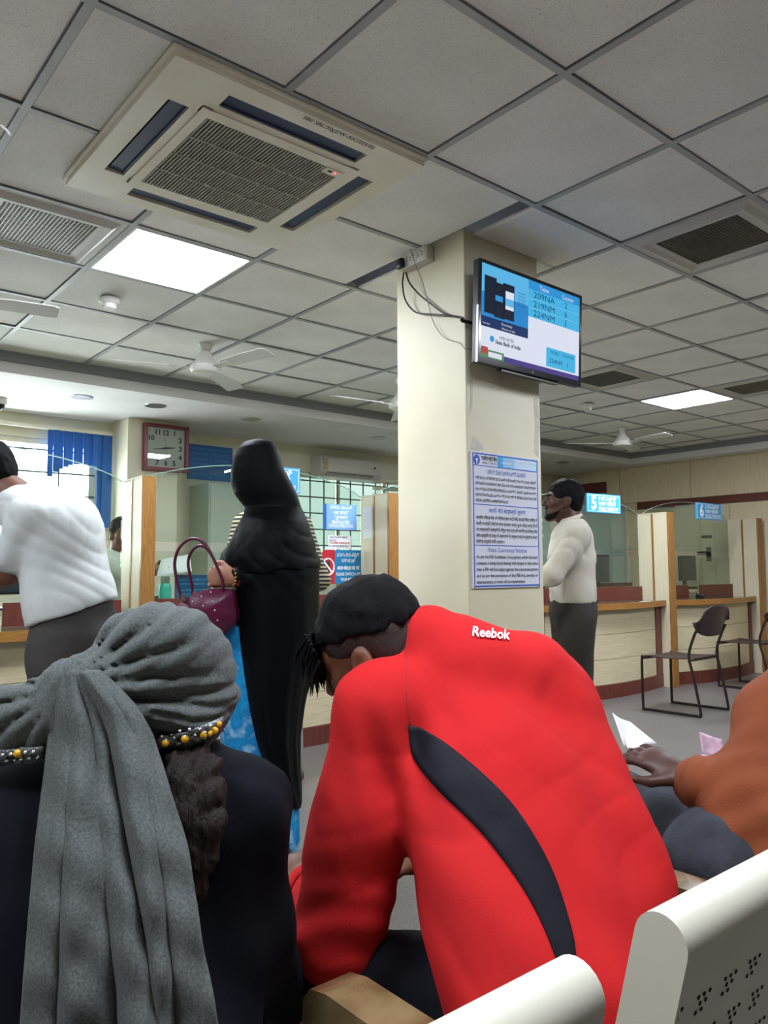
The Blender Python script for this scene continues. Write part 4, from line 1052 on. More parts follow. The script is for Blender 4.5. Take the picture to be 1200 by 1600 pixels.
def hand(S, w, d, n, thumb, s=1.0, curl=(.45, .55, .45), spread=.05, k=.006):
    """w wrist, d finger direction, n back of the hand, thumb = +1/-1 side along cross(n, d)"""
    w = np.array(w, float); d = unit(d); n = np.array(n, float); n = unit(n - d * (n @ d)); l = np.cross(n, d)
    S.cap(w - d * .02 * s, w + d * .02 * s, .027 * s, .03 * s, .012, flat=(n, 1.35))
    S.cap(w + d * .03 * s, w + d * .068 * s, .037 * s, .040 * s, .014, flat=(n, 2.3))
    for i, L in enumerate((.066, .076, .082, .072)):
        off = (i - 1.5) * .0205 * thumb; p = w + d * .085 * s + l * off * s
        a = 0.0; dirv = unit(d + l * off * spread * 10)
        S.cap(w + d * .05 * s + l * off * .8 * s, p, .0105 * s, .0095 * s, k)
        for j, fr in enumerate((.45, .31, .24)):
            a += curl[j]; v = dirv * math.cos(a) - n * math.sin(a); e = p + v * L * fr * s
            S.cap(p, e, (.0092 - .0007 * j) * s, (.0086 - .0009 * j) * s, k); p = e
    p = w + d * .022 * s + l * thumb * .028 * s; v = unit(d * .75 + l * thumb * .62 - n * .25); e = p + v * .046 * s
    S.cap(p, e, .0135 * s, .0112 * s, .010); v2 = unit(d * .95 + l * thumb * .15 - n * .35); S.cap(e, e + v2 * .034 * s, .0112 * s, .0085 * s, k)

def limb(S, pts, rs, k=.03, flat=None):
    for i in range(len(pts) - 1): S.cap(pts[i], pts[i + 1], rs[i], rs[i + 1], k, flat)

def shoe(parent, a, f, m, L=.27):
    a = np.array(a, float); f = unit([f[0], f[1], 0]); S = SDF(.008); c = np.array([a[0], a[1], 0.0])
    S.cap(c - f * .06 + [0, 0, .045], c + f * (L - .11) + [0, 0, .035], .042, .036, .02).cap(c - f * .05 + [0, 0, .05], c - f * .02 + [0, 0, .09], .042, .04, .02)
    S.plane([0, 0, .002], (0, 0, -1))
    return S.mesh('shoe', m, parent)

def standing(base, f, H=1.70):
    s = H / 1.70; f = unit([f[0], f[1], 0]); r = np.array([f[1], -f[0], 0]); b = np.array([base[0], base[1], 0.0]); z = np.array([0, 0, 1.0])
    J = dict(f=f, r=r, s=s, pelvis=b + z * .94 * s, waist=b + z * 1.06 * s, chest=b + z * 1.26 * s, neck=b + z * 1.44 * s - f * .01, head=b + z * 1.572 * s + f * .025)
    for q, n in ((-1, 'L'), (1, 'R')):
        J['sh' + n] = b + r * q * .175 * s + z * 1.385 * s; J['el' + n] = b + r * q * .235 * s + z * 1.08 * s - f * .02; J['wr' + n] = b + r * q * .22 * s + z * .84 * s + f * .06
        J['hip' + n] = b + r * q * .09 * s + z * .90 * s; J['kn' + n] = b + r * q * .095 * s + z * .49 * s + f * .02; J['an' + n] = b + r * q * .10 * s + z * .08 * s - f * .02
    return J
from mathutils.bvhtree import BVHTree
def bvh_world(o):
    me = o.data; m = world_inv(o.parent).inverted() if o.parent else Matrix.Identity(4)
    return BVHTree.FromPolygons([m @ v.co for v in me.vertices], [tuple(p.vertices) for p in me.polygons])
CAMP = Vector((0, 0, HC))
def cast(bvh, px, py, off=.002, D=None):
    d = Vector((CR.T @ np.array([(px - 600) / FPX, -(py - 800) / FPX, 1.0])).tolist()).normalized()
    h, n, i, t = bvh.ray_cast(CAMP, d)
    if h is None: return None if D is None else np.array(C(px, py, D))
    if n.dot(d) > 0: n = -n
    return np.array(h + n * off)
def strip_on(name, bvh, L, R, m, parent, rows=40, cols=6, off=.0025, thick=.002, D=None):
    """cloth band sewn onto a garment: two edge polylines, laid on the garment's surface"""
    def res(P, n):
        P = np.array(cat_rom([(x, y, 0) for x, y in P], 10))[:, :2]; s = np.r_[0, np.cumsum(np.linalg.norm(np.diff(P, axis=0), axis=1))]
        t = np.linspace(0, s[-1], n); return np.stack([np.interp(t, s, P[:, i]) for i in (0, 1)], 1)
    A = res(L, rows); B = res(R, rows); G = np.zeros((rows, cols, 3)); ok = np.zeros((rows, cols), bool)
    for i in range(rows):
        for j in range(cols):
            q = A[i] + (B[i] - A[i]) * j / (cols - 1); h = cast(bvh, q[0], q[1], off, D)
            if h is not None: G[i, j] = h; ok[i, j] = True
    keep = [i for i in range(rows) if ok[i].all()]
    return grid_mesh(name, G[keep], m, parent, thick=thick)
def text_on(name, s, bvh, x0, y0, x1, y1, m, parent, bold=0.0):
    """lettering printed on a garment between two picture points of its baseline"""
    t = text(name, s, 1.0, m, None, (0, 0, 0), (1, 0, 0), (0, 1, 0), bold=bold)
    me = t.data; n = len(me.vertices); co = np.empty(n * 3); me.vertices.foreach_get('co', co); co = co.reshape(-1, 3)
    W_ = co[:, 0].max(); sc = math.hypot(x1 - x0, y1 - y0) / W_; e = np.array([x1 - x0, y1 - y0]) / (sc * W_); u = np.array([e[1], -e[0]])
    inv = world_inv(parent)
    for i in range(n):
        q = np.array([x0, y0]) + e * co[i, 0] * sc + u * co[i, 1] * sc * 1.1
        h = cast(bvh, q[0], q[1], .004)
        if h is None: h = np.array(C(q[0], q[1], 1.34))
        me.vertices[i].co = inv @ Vector(h.tolist())
    t.parent = parent; return t

# ------------------------------------------------------------------ 1. seated man in the red jacket
P1 = empty('person', (.97, .78, 0), label='man in a red sports jacket with a dark stripe, bent forward on the bench', cat='person')
M_RED = mat('red_jersey', 'BC2627', .85, col2='B21F21', nscale=4, bump=.25, bscale=420, bdist=.0015, spec=.1)
M_NAVY = mat('navy_jersey', '10101A', .7, bump=.15, bscale=420, bdist=.0015, spec=.2)
M_TROU = mat('dark_navy_trousers', '12131A', .85, spec=.15, bump=.15, bscale=150)
sp = unit(C(755, 1040, 1.40) - C(868, 1500, 1.15)); fw = np.array([-.05, 1, -.25]); fw = unit(fw - sp * (fw @ sp))
S = SDF(.007)
tc_ = [(950, 1640, 1.07, .180), (938, 1520, 1.12, .185), (902, 1400, 1.19, .200), (868, 1300, 1.25, .196), (834, 1210, 1.30, .188), (797, 1125, 1.36, .160), (756, 1060, 1.40, .11)]
for a, b_ in zip(tc_[:-1], tc_[1:]): S.cap(C(*a[:3]) + fw * .09, C(*b_[:3]) + fw * .07, a[3], b_[3], .05, flat=(fw, 1.45))
shL = C(594, 1108, 1.35); shR = C(862, 1092, 1.45)
S.cap(C(735, 1055, 1.40) + fw * .04, shL, .088, .074, .05).cap(C(745, 1024, 1.40) + fw * .04, C(838, 1048, 1.43) + fw * .02, .082, .068, .05).cap(C(838, 1048, 1.43) + fw * .02, shR, .066, .068, .05)
elL = C(529, 1456, 1.29); wrL = C(487, 1392, 1.50)
S.cap(shL, C(562, 1290, 1.31), .075, .079, .04).cap(C(562, 1290, 1.31), elL, .079, .080, .04).cap(elL, wrL, .066, .046, .03)
elR = C(800, 1380, 1.72); wrR = C(690, 1352, 1.68)
S.cap(C(885, 1135, 1.42), C(985, 1385, 1.27), .070, .078, .05)
S.cap(shR, elR, .068, .062, .04).cap(elR, wrR, .058, .045, .03)
S.cap(C(745, 1035, 1.40) + fw * .03, C(672, 1000, 1.43), .082, .066, .03)         # standing collar
def fold(P):
    q = P - shL; ax_ = unit(elL - shL); t = q @ ax_
    near = np.exp(-((np.linalg.norm(q - np.outer(t, ax_), axis=1) / .11) ** 2))
    d = .0025 * noise3(P, 14, 5) + near * np.clip(t / .2, 0, 1) * .0028 * np.sin(t * 42 + (q @ RIGHT) * 30 + 2.5 * noise3(P, 12, 6))
    q2 = P - elL; d += .005 * np.exp(-((np.linalg.norm(q2, axis=1) / .10) ** 2)) * np.sin((q2 @ unit([0.3, .5, 1])) * 100 + 2 * noise3(P, 20, 3))
    q3 = P - C(640, 1180, 1.3); d += .006 * np.exp(-((np.linalg.norm(q3, axis=1) / .12) ** 2)) * np.sin((q3 @ RIGHT) * 90 + (q3 @ UPV) * 25)      # gathers under the arm
    lo_ = np.clip((.86 - P[:, 2]) / .25, 0, 1); d += lo_ * .0035 * np.sin((P @ unit([.6, -.2, .9])) * 48 + 2.5 * noise3(P, 9, 8))
    w3 = np.clip((P[:, 2] - .60) / .1, 0, 1)
    d += .0018 * (1 - np.abs(np.sin((P @ unit(UPV * .55 + RIGHT * .8)) * 26 + 3.5 * noise3(P, 8, 21)))) ** 4 * w3
    d += .002 * (1 - np.abs(np.sin((P @ unit(UPV * .9 - RIGHT * .35)) * 30 + 3.5 * noise3(P, 9, 22)))) ** 4
    return d
S.field(fold)
jacket = S.mesh('jacket', M_RED, P1, 2)
bj = bvh_world(jacket)
strip_on('side_stripe', bj, [(637, 1133), (646, 1185), (690, 1240), (755, 1305), (818, 1390), (858, 1470), (878, 1540), (880, 1640)], [(656, 1136), (702, 1166), (762, 1216), (812, 1272), (858, 1350), (886, 1430), (900, 1500), (906, 1640)], M_NAVY, jacket, rows=60, cols=8)
strip_on('shoulder_seam', bj, [(637, 975), (634, 1020), (633, 1080), (640, 1136)], [(639, 975), (636, 1020), (635, 1080), (643, 1136)], mat('red_seam', '9A1016', .8), jacket, 30, 2, .0008, .0006)
text_on('lettering', 'Reebok', bj, 737, 995, 795, 1001, M_PWHITE, jacket, bold=.02)
# collar rim, cuffs
def ringband(c, ax, r, h, m, name, parent, flat=1.0, n=28):
    ax = unit(ax); x = unit(np.cross(ax, [.3, .2, 1])); y = np.cross(ax, x); P = np.zeros((3, n, 3))
    for i, t in enumerate((-1, 0, 1)):
        for k_ in range(n):
            a_ = 2 * math.pi * k_ / n; P[i, k_] = c + ax * h * t + (x * math.cos(a_) + y * math.sin(a_) * flat) * (r + (.003 if t == 0 else 0))
    return grid_mesh(name, P, m, parent, close_u=True, thick=.003)
ringband(wrL, wrL - elL, .045, .02, M_RED, 'cuff', jacket); ringband(wrR, wrR - elR, .045, .02, M_RED, 'cuff', jacket)
# body
B1 = SDF(.0065)
hc_ = C(582, 1016, 1.46); hf = unit(-RIGHT * .80 - UPV * .50 + FWD * .33); hu = unit(UPV * .86 - RIGHT * .42 + FWD * .1)
X1, Bh = head(B1, hc_, hf, hu, 1.02, C(735, 1030, 1.41) + fw * .04, .055)
limb(B1, [C(740, 1040, 1.41) + fw * .06, C(815, 1220, 1.30) + fw * .08, C(930, 1540, 1.13) + fw * .08], [.08, .10, .12], .04)
limb(B1, [C(745, 1050, 1.41) + fw * .05, shL, elL, wrL], [.06, .06, .045, .03], .03); limb(B1, [C(745, 1050, 1.41) + fw * .05, shR, elR, wrR], [.06, .06, .045, .03], .03)
hand(B1, wrL + unit(wrL - elL) * .015, unit(C(450, 1335, 1.60) - wrL), UPV + RIGHT * -.3, 1, 1.0, (.5, .6, .4))
hand(B1, wrR + unit(wrR - elR) * .015, unit(C(600, 1352, 1.62) - wrR), UPV, -1, 1.0, (.4, .5, .4))
hip = C(945, 1610, 1.13) + fw * .06
knL = np.array([.80, 1.26, .445]); anL = np.array([.80, 1.20, .10]); knR = np.array([1.32, 1.18, .47]); anR = np.array([1.34, 1.16, .10])
limb(B1, [hip, np.array([.90, .86, .50]), knL, anL], [.10, .065, .045, .035], .03); limb(B1, [hip, np.array([1.08, .86, .51]), knR, anR], [.11, .08, .05, .035], .03)
body1 = B1.mesh('body', M_SKIN, P1, 1)
Ht = hair_cap(hc_, hf, hu, 1.03, .006, 1.085, .003, 4, low=.085, face=(0, .135, -.05)); hair1 = Ht.mesh('hair', M_HAIR, P1, 1, label='thick black hair, clipped short at the sides')
fade = hair_cap(hc_, hf, hu, 1.0, .006, 1.052, .0012, 6, low=-.01); fade.mesh('short_side_hair', mat('clipped_hair', '33231C', .6, col2='1E1613', nscale=200, bump=.4, bscale=400, bdist=.002), P1, 1)
bmt = MB(); rg = np.random.default_rng(3)
bh_ = bvh_world(hair1); hcv = Vector(X1(0, -.01, .03).tolist())
for q in range(1500):      # short tufts over the whole crown
    v = rg.normal(size=3); v[2] = abs(v[2]) + .05; v = unit(v); dv = Bh @ v
    h_, n_, i_, t_ = bh_.ray_cast(hcv, Vector(dv.tolist()))
    if h_ is None: continue
    a = np.array(h_); nrm = np.array(n_); nrm = nrm if nrm @ dv > 0 else -nrm
    if nrm @ Bh[:, 2] < -.2: continue
    tg_ = Bh[:, 1] - nrm * (Bh[:, 1] @ nrm); dr_ = unit(tg_ * .9 + nrm * .55 + rg.normal(size=3) * .35)
    L = rg.uniform(.013, .026)
    bmt.tube([a - nrm * .003, a + dr_ * L * .55, a + dr_ * L + np.array([0, 0, -.2 * L])], [.0026, .0020, .0003], 4)
for q in range(260):      # fringe falling in front of the bowed face
    xx = rg.uniform(-.075, .075); a = X1(xx, .098 - 4 * xx * xx, rg.uniform(.02, .085)); L = rg.uniform(.02, .062)
    dr_ = unit(np.array([0, 0, -1.0]) + Bh[:, 1] * .10 + rg.normal(size=3) * .16)
    bmt.tube([a - Bh[:, 1] * .01, a + dr_ * L * .5 + Bh[:, 1] * .004, a + dr_ * L], [.004, .003, .0005], 5)
bmt.build('hair_tufts', M_HAIR, hair1, True, kind='stuff', world=True)
# trousers and shoes
T1 = SDF(.009)
T1.ell(hip + fw * .02 + [0, .02, -.02], (.185, .15, .12), k=.04)
limb(T1, [np.array([.90, .84, .505]), knL, np.array([.80, 1.24, .28]), anL], [.085, .068, .062, .056], .04); limb(T1, [np.array([1.08, .84, .51]), knR, np.array([1.33, 1.18, .3]), anR], [.098, .078, .065, .058], .04)
T1.field(lambda P: .004 * noise3(P, 30, 2)); T1.plane([0, 0, .095], (0, 0, -1)); T1.mesh('trousers', M_TROU, P1, 1)
M_SHOE = mat('dark_shoe', '1B1A1A', .5)
shoe(P1, anL + [0, .02, 0], (0, 1), M_SHOE); shoe(P1, anR + [0, .02, 0], (0.05, 1), M_SHOE)

# ------------------------------------------------------------------ 2. seated woman in the grey scarf
P2 = empty('person', (.30, .85, 0), label='seated woman in a dark robe with a heather grey scarf, seen from behind', cat='person')
def heather(name):
    m = mat(name, '3E4140', .85, col2='5E6260', nscale=330, lo=.25, hi=.75, detail=6, bump=.3, bscale=500, bdist=.0015, sheen=.05, spec=.1)
    return m
M_SCARF = heather('heather_grey_knit')
M_ABAYA = mat('midnight_fabric', '0A0C14', .85, spec=.12, bump=.15, bscale=200)
S = SDF(.009); sp2 = unit(C(225, 1180, 1.08) - C(180, 1600, .95)); fw2 = np.array([.1, 1, -.1]); fw2 = unit(fw2 - sp2 * (fw2 @ sp2))
ch = [(165, 1760, .93, .23), (180, 1600, .96, .225), (200, 1420, 1.0, .205), (215, 1300, 1.04, .165), (228, 1200, 1.08, .10), (238, 1130, 1.10, .07)]
for a, b_ in zip(ch[:-1], ch[1:]): S.cap(C(*a[:3]) + fw2 * .10, C(*b_[:3]) + fw2 * (.10 if b_[1] > 1250 else .05), a[3], b_[3], .05, flat=(fw2, 1.45))
s2R = C(355, 1275, 1.10); e2R = C(368, 1440, 1.12); w2R = C(440, 1560, 1.30); s2L = C(70, 1290, 1.05); e2L = C(-30, 1450, 1.05); w2L = C(60, 1500, 1.3)
S.cap(C(225, 1240, 1.08) + fw2 * .04, s2R, .10, .078, .06).cap(s2R, e2R, .080, .080, .05).cap(e2R, w2R, .076, .05, .04)
S.cap(C(225, 1240, 1.08) + fw2 * .04, s2L, .10, .075, .06).cap(s2L, e2L, .078, .07, .05).cap(e2L, w2L, .066, .05, .04)
k2R = np.array([.52, 1.26, .50]); k2L = np.array([.20, 1.30, .50]); h2 = np.array([.30, .80, .52])
S.ell(h2, (.20, .17, .12), k=.05)
limb(S, [h2 + [.09, 0, 0], k2R, k2R + [0, .02, -.40]], [.11, .10, .11], .05); limb(S, [h2 + [-.09, 0, 0], k2L, k2L + [0, .02, -.40]], [.11, .10, .11], .05)
S.plane([0, 0, .03], (0, 0, -1))
S.field(lambda P: .006 * noise3(P, 18, 11) + .004 * np.sin((P @ unit([.8, .3, .4])) * 60 + 3 * noise3(P, 10, 12)) * (P[:, 2] < .86))
abaya = S.mesh('robe', M_ABAYA, P2, 2)
B2 = SDF(.009); h2c = C(250, 1052, 1.14); h2f = unit(-RIGHT * .35 + FWD * .75 - UPV * .45); h2u = unit(UPV * .9 + FWD * .35)
head(B2, h2c + FWD * .015 - UPV * .012, h2f, h2u, .80, C(228, 1190, 1.10) + fw2 * .05, .05)
limb(B2, [C(228, 1190, 1.10) + fw2 * .05, C(200, 1420, 1.02) + fw2 * .13, h2 + [0, .04, 0]], [.05, .06, .08], .04)
limb(B2, [C(225, 1240, 1.1) + fw2 * .05, s2R, e2R, w2R], [.06, .05, .045, .03]); limb(B2, [C(225, 1240, 1.1) + fw2 * .05, s2L, e2L, w2L], [.06, .05, .045, .03])
hand(B2, w2R, unit(w2R - e2R), UPV, 1, .92); hand(B2, w2L, unit(w2L - e2L), UPV, -1, .92)
limb(B2, [h2 + [.08, 0, 0], k2R, k2R + [0, .02, -.42]], [.08, .055, .035]); limb(B2, [h2 + [-.08, 0, 0], k2L, k2L + [0, .02, -.42]], [.08, .055, .035])
B2.mesh('body', M_SKIN3, P2, 1)
for p in (k2R, k2L): shoe(P2, p + [0, .02, -.42], (0, 1), M_SHOE, .24)
# head wrap
W2 = SDF(.005); kn = C(112, 1066, 1.02)
W2.ell(C(255, 1050, 1.13), (.102, .105, .094), basis(h2f, h2u), .03)
W2.ell(C(252, 1022, 1.11), (.088, .09, .068), basis(h2f, h2u), .03)
W2.cap(C(318, 1088, 1.10), C(300, 1128, 1.08), .050, .040, .03)
W2.cap(C(290, 1118, 1.075), C(215, 1128, 1.06), .038, .035, .03)
W2.cap(C(215, 1095, 1.06), C(140, 1072, 1.03), .050, .036, .03)
W2.cap(C(200, 1040, 1.08), C(120, 1062, 1.02), .035, .026, .02)
W2.ell(kn, (.030, .030, .024), k=.02)
W2.cap(C(95, 1098, 1.01), C(-60, 1112, 1.0), .030, .034, .03, flat=(FWD, 1.5)).cap(C(80, 1140, 1.0), C(-60, 1150, .99), .036, .040, .03, flat=(FWD, 1.6))
W2.plane(C(60, 1192, 1.0), -UPV * 1.0 + RIGHT * -.02)
def wrapfold(P):
    q = P - kn; x = q @ RIGHT; y = q @ UPV; r = np.hypot(x, y); a = np.arctan2(y, x)
    w_ = np.clip((r - .015) / .05, 0, 1) * np.exp(-np.clip(r - .12, 0, 9) / .06)
    sn = np.sin(a * 9 + 1.6 * noise3(P, 20, 3))
    d = .009 * w_ * (1 - np.abs(sn)) ** 2 * 1.3 - .002 * w_
    yb = (P - C(250, 1068, 1.1)) @ UPV; low = np.clip(-yb / .02, 0, 1) * np.clip((x - .05) / .04, 0, 1)
    s2_ = np.sin((P @ unit(UPV + .22 * RIGHT)) * 210 + 2.6 * noise3(P, 22, 5)); d += low * .008 * (1 - np.abs(s2_)) ** 1.5
    d += .010 * np.exp(-((yb + .002) / .006) ** 2) * np.clip((x - .04) / .04, 0, 1)                 # deep crease where the wrap crosses
    up_ = np.clip(yb / .02, 0, 1); s3_ = np.sin((P @ unit(UPV * .55 - RIGHT * .8)) * 120 + 2.4 * noise3(P, 18, 9)); d += up_ * .005 * (1 - np.abs(s3_)) ** 2
    return d + .0025 * noise3(P, 40, 7)
W2.field(wrapfold)
wrap = W2.mesh('head_wrap', M_SCARF, P2, 1)
# hanging scarf end with deep folds running down from the knot
rows = [(1050, 95, 150, 1.005), (1075, 84, 180, .995), (1110, 80, 215, .985), (1150, 79, 240, .975), (1200, 74, 256, .955), (1260, 66, 270, .93), (1330, 58, 288, .905), (1420, 50, 308, .88), (1520, 42, 326, .86), (1600, 36, 336, .85), (1700, 30, 345, .84)]
RR = np.array(rows); ny, nx_ = 110, 120; yy = np.linspace(1050, 1700, ny)
Lx_ = np.interp(yy, RR[:, 0], RR[:, 1]); Rx_ = np.interp(yy, RR[:, 0], RR[:, 2]); Dx_ = np.interp(yy, RR[:, 0], RR[:, 3])
for A_ in (Lx_, Rx_, Dx_):
    for _ in range(3): A_[1:-1] = (A_[:-2] + 2 * A_[1:-1] + A_[2:]) / 4
G = np.zeros((ny, nx_, 3)); cc_ = np.linspace(0, 1, nx_)
creases = [(.20, .030, .7, .00), (.45, .030, 1.5, .05), (.60, .040, 1.6, .16), (.80, .030, .9, .02)]
for i in range(ny):
    t = (yy[i] - 1050) / 650; gain = min(1, .45 + t * 2)
    dz = -.016 * np.sin(math.pi * cc_) ** .6 + .007 * np.sin(2 * math.pi * (cc_ * 2.1 + .25 * t) + 1.0) * gain
    for c0, wd, am, dr_ in creases:
        cw_ = c0 + .02 * math.sin(t * 4 + c0 * 9) + dr_ * (t - .35)
        dz = dz + am * .021 * np.exp(-(np.abs(cc_ - cw_) / wd) ** 1.3) * gain * (.55 + .45 * math.sin(t * 5 + c0 * 20))
    dz = dz + .003 * np.sin(cc_ * 34 + t * 4) * max(0, .5 - t) + .0022 * np.sin(cc_ * 17 + t * 23) * t + .002 * np.sin(cc_ * 9 - t * 37)
    for j in range(nx_): G[i, j] = C(Lx_[i] + (Rx_[i] - Lx_[i]) * cc_[j] + 4 * math.sin(t * 14 + 2) * max(0, cc_[j] - .8) * 5, yy[i], Dx_[i] + dz[j])
grid_mesh('scarf_end', G, M_SCARF, P2, thick=-.004)
# jewelled trim
M_TRIM = mat('silver_sequin_trim', '8C8F90', .3, metal=.7, col2='4A4C4E', nscale=260, bump=.6, bscale=300, bdist=.004)
M_YEL = mat('yellow_bead', 'C8961A', .35); M_SIL = mat('silver_bead', 'C8CCD0', .2, metal=.9)
bw = bvh_world(wrap)
def trim(L, R, beads, name='jewelled_trim', D=1.0):
    t_ = strip_on(name, bw, L, R, M_TRIM, wrap, rows=24, cols=5, off=.004, thick=.003, D=D)
    bt = bvh_world(t_)
    for px, py, m, rr in beads:
        h = cast(bt, px, py, .002, D)
        MB().sph(h, rr, 10).build('bead', m, wrap, True, world=True)
bd = [(258, 1161, M_YEL, .0055), (290, 1153, M_YEL, .0055), (317, 1147, M_YEL, .005), (334, 1141, M_YEL, .005), (341, 1131, M_YEL, .004), (327, 1145, M_YEL, .004)]
bd += [(252 + 7.5 * i, 1153 - 1.6 * i + (5 if i % 2 else -2), M_SIL, .0028) for i in range(12)]
trim([(243, 1152), (280, 1143), (315, 1133), (344, 1122)], [(246, 1168), (283, 1162), (318, 1153), (345, 1142)], bd, D=1.06)
trim([(-20, 1170), (20, 1167), (66, 1163)], [(-20, 1196), (20, 1193), (66, 1188)], [(30, 1176, M_YEL, .0055)] + [(5 + 6 * i, 1182 - .6 * i + (5 if i % 2 else -4), M_SIL, .0028) for i in range(10)], D=.98)
# braid
Bq = SDF(.0048)
br = [(300, 1196, 1.015, .030), (286, 1206, 1.0, .028), (318, 1216, .995, .030), (285, 1236, .98, .034), (322, 1254, .98, .032), (290, 1280, .965, .035), (325, 1296, .965, .028), (296, 1326, .96, .034), (318, 1345, .96, .024), (296, 1372, .955, .026), (298, 1405, .955, .018)]
for i, (px, py, D_, rr) in enumerate(br):
    t_ = unit(-UPV + RIGHT * (.7 if i % 2 else -.7)); Bq.ell(C(px, py, D_ + .03), (rr * .72, rr * 1.15, rr * .8), basis(t_, FWD), .004)
def strands(P):
    x = (P - C(300, 1280, 1.0)); a = x @ RIGHT; z = x @ UPV
    return .0022 * np.sin(a * 520 + z * 160 * np.sign(np.sin(z * 75)) + 2 * noise3(P, 60, 4)) + .001 * noise3(P, 200, 2)
Bq.field(strands)
Bq.mesh('braid', mat('dark_brown_hair', '2A1D19', .65, col2='130D0C', nscale=60, nstretch=(6, 6, 1), spec=.2, bump=.9, bscale=90, bstretch=(4, 4, .5), bdist=.004), P2, 0, label='loose dark brown braid')
# ------------------------------------------------------------------ 3. man in the orange shirt at the right edge
P3 = empty('person', (1.64, .80, 0), label='seated man in a rust orange shirt cut off by the right edge', cat='person')
M_ORA = mat('rust_orange_cotton', '7A3D1E', .8, col2='6C3418', nscale=6, bump=.2, bscale=250, spec=.25)
M_JEAN = mat('charcoal_denim', '1F2128', .9, col2='30333C', nscale=18, detail=6, bump=.3, bscale=200)
fw3 = unit([-.1, 1, -.1]); S = SDF(.008)
for a, b_ in zip([(1270, 1420, 1.58, .18), (1285, 1300, 1.63, .18), (1290, 1180, 1.70, .175), (1285, 1080, 1.76, .14)], [(1285, 1300, 1.63, .18), (1290, 1180, 1.70, .175), (1285, 1080, 1.76, .14), (1285, 1000, 1.80, .07)]): S.cap(C(*a[:3]), C(*b_[:3]), a[3], b_[3], .05, flat=(fw3, 1.4))
s3 = C(1222, 1125, 1.74); e3 = C(1225, 1275, 1.58); w3 = C(1090, 1222, 1.73)
S.cap(s3, C(1208, 1215, 1.66), .105, .085, .04).cap(C(1200, 1210, 1.68), e3, .078, .066, .04).cap(e3, w3, .074, .056, .07)
s3R = C(1420, 1130, 1.9); e3R = C(1400, 1290, 2.0); w3R = C(1220, 1235, 2.05)
S.cap(C(1290, 1090, 1.78), s3R, .10, .08, .05).cap(s3R, e3R, .075, .065, .04).cap(e3R, w3R, .06, .048)
S.cap(C(1150, 1322, 1.60), C(1250, 1365, 1.56), .075, .11, .05).cap(e3, C(1190, 1350, 1.60), .08, .09, .05)
S.field(lambda P: .006 * noise3(P, 30, 21) + .006 * np.exp(-((np.linalg.norm(P - e3, axis=1) / .14) ** 2)) * np.sin((P @ unit([.4, .5, .9])) * 95 + 2 * noise3(P, 20, 4)))
sh3 = S.mesh('shirt', M_ORA, P3, 1); ringband(w3 + unit(e3 - w3) * .02, w3 - e3, .055, .032, M_ORA, 'cuff', sh3)
B3 = SDF(.006); h3c = C(1335, 885, 1.9)
head(B3, h3c, unit([-.3, 1, -.25]), (0, 0, 1), 1.0, C(1285, 1010, 1.80), .056)
limb(B3, [C(1285, 1020, 1.80), C(1290, 1200, 1.70), C(1270, 1420, 1.6)], [.07, .11, .12], .04); limb(B3, [C(1285, 1050, 1.78), s3, e3, w3], [.06, .055, .045, .032]); limb(B3, [C(1285, 1050, 1.78), s3R, e3R, w3R], [.06, .055, .045, .032])
hd3 = unit(C(1000, 1172, 1.82) - w3)
hand(B3, w3 + unit(w3 - e3) * .02, hd3, unit(UPV * .9 - FWD * .35), 1, 1.08, (.25, .5, .4), .03)
hand(B3, w3R + unit(w3R - e3R) * .02, unit(C(1120, 1205, 2.06) - w3R), UPV, -1, 1.0, (.4, .5, .4))
hp3 = np.array([1.66, .84, .54]); k3L = C(935, 1245, 2.12); a3L = np.array([k3L[0], k3L[1] + .05, .10]); k3R = C(1150, 1268, 2.2); a3R = np.array([k3R[0], k3R[1] + .05, .10])
limb(B3, [hp3 + [-.08, 0, 0], C(1050, 1310, 1.90), k3L, a3L], [.05, .045, .045, .035]); limb(B3, [hp3 + [.09, 0, 0], k3R, a3R], [.09, .055, .035])
B3.mesh('body', M_SKIN2, P3, 1); hair_cap(h3c, unit([-.3, 1, -.25]), (0, 0, 1), 1.0, .009).mesh('hair', M_HAIR, P3, 1)
S = SDF(.009); S.ell(hp3 - [0, .02, .0], (.18, .15, .12), k=.04)
limb(S, [C(1160, 1430, 1.68), C(1050, 1310, 1.90), k3L, a3L + [0, 0, .1], a3L], [.11, .11, .095, .066, .06], .06); limb(S, [hp3 + [.09, .02, 0], k3R, a3R], [.10, .08, .06], .04)
S.plane([0, 0, .09], (0, 0, -1)); S.field(lambda P: .005 * noise3(P, 32, 14)); S.mesh('jeans', M_JEAN, P3, 1)
shoe(P3, a3L, (-.1, 1), M_SHOE); shoe(P3, a3R, (-.1, 1), M_SHOE)
def sheet(name, quad, m, lab, cat, bend=.006, marks=None):
    """a bent slip of paper through four corner points (tl, tr, br, bl)"""
    q = [np.array(p) for p in quad]; n = 8; G_ = np.zeros((n, n, 3)); nn = unit(np.cross(q[1] - q[0], q[3] - q[0]))
    for i in range(n):
        for j in range(n):
            u, v = j / (n - 1), i / (n - 1); G_[i, j] = (q[0] * (1 - u) + q[1] * u) * (1 - v) + (q[3] * (1 - u) + q[2] * u) * v + nn * bend * math.sin(math.pi * u) * (1 - .5 * v)
    o = grid_mesh(name, G_, m, None, thick=.0006); return tag(o, lab, cat)
sheet('paper_slip', [C(957, 1113, 1.90), C(985, 1128, 1.93), C(1027, 1162, 1.90), C(975, 1166, 1.86)], M_PAPER, 'white paper slip held in the dark hand beside the red jacket', 'paper')
sheet('paper_slip', [C(974, 1146, 1.88), C(996, 1150, 1.88), C(1012, 1168, 1.85), C(980, 1168, 1.85)], M_PAPER, 'small folded white slip under the larger slip by the dark hand', 'paper')
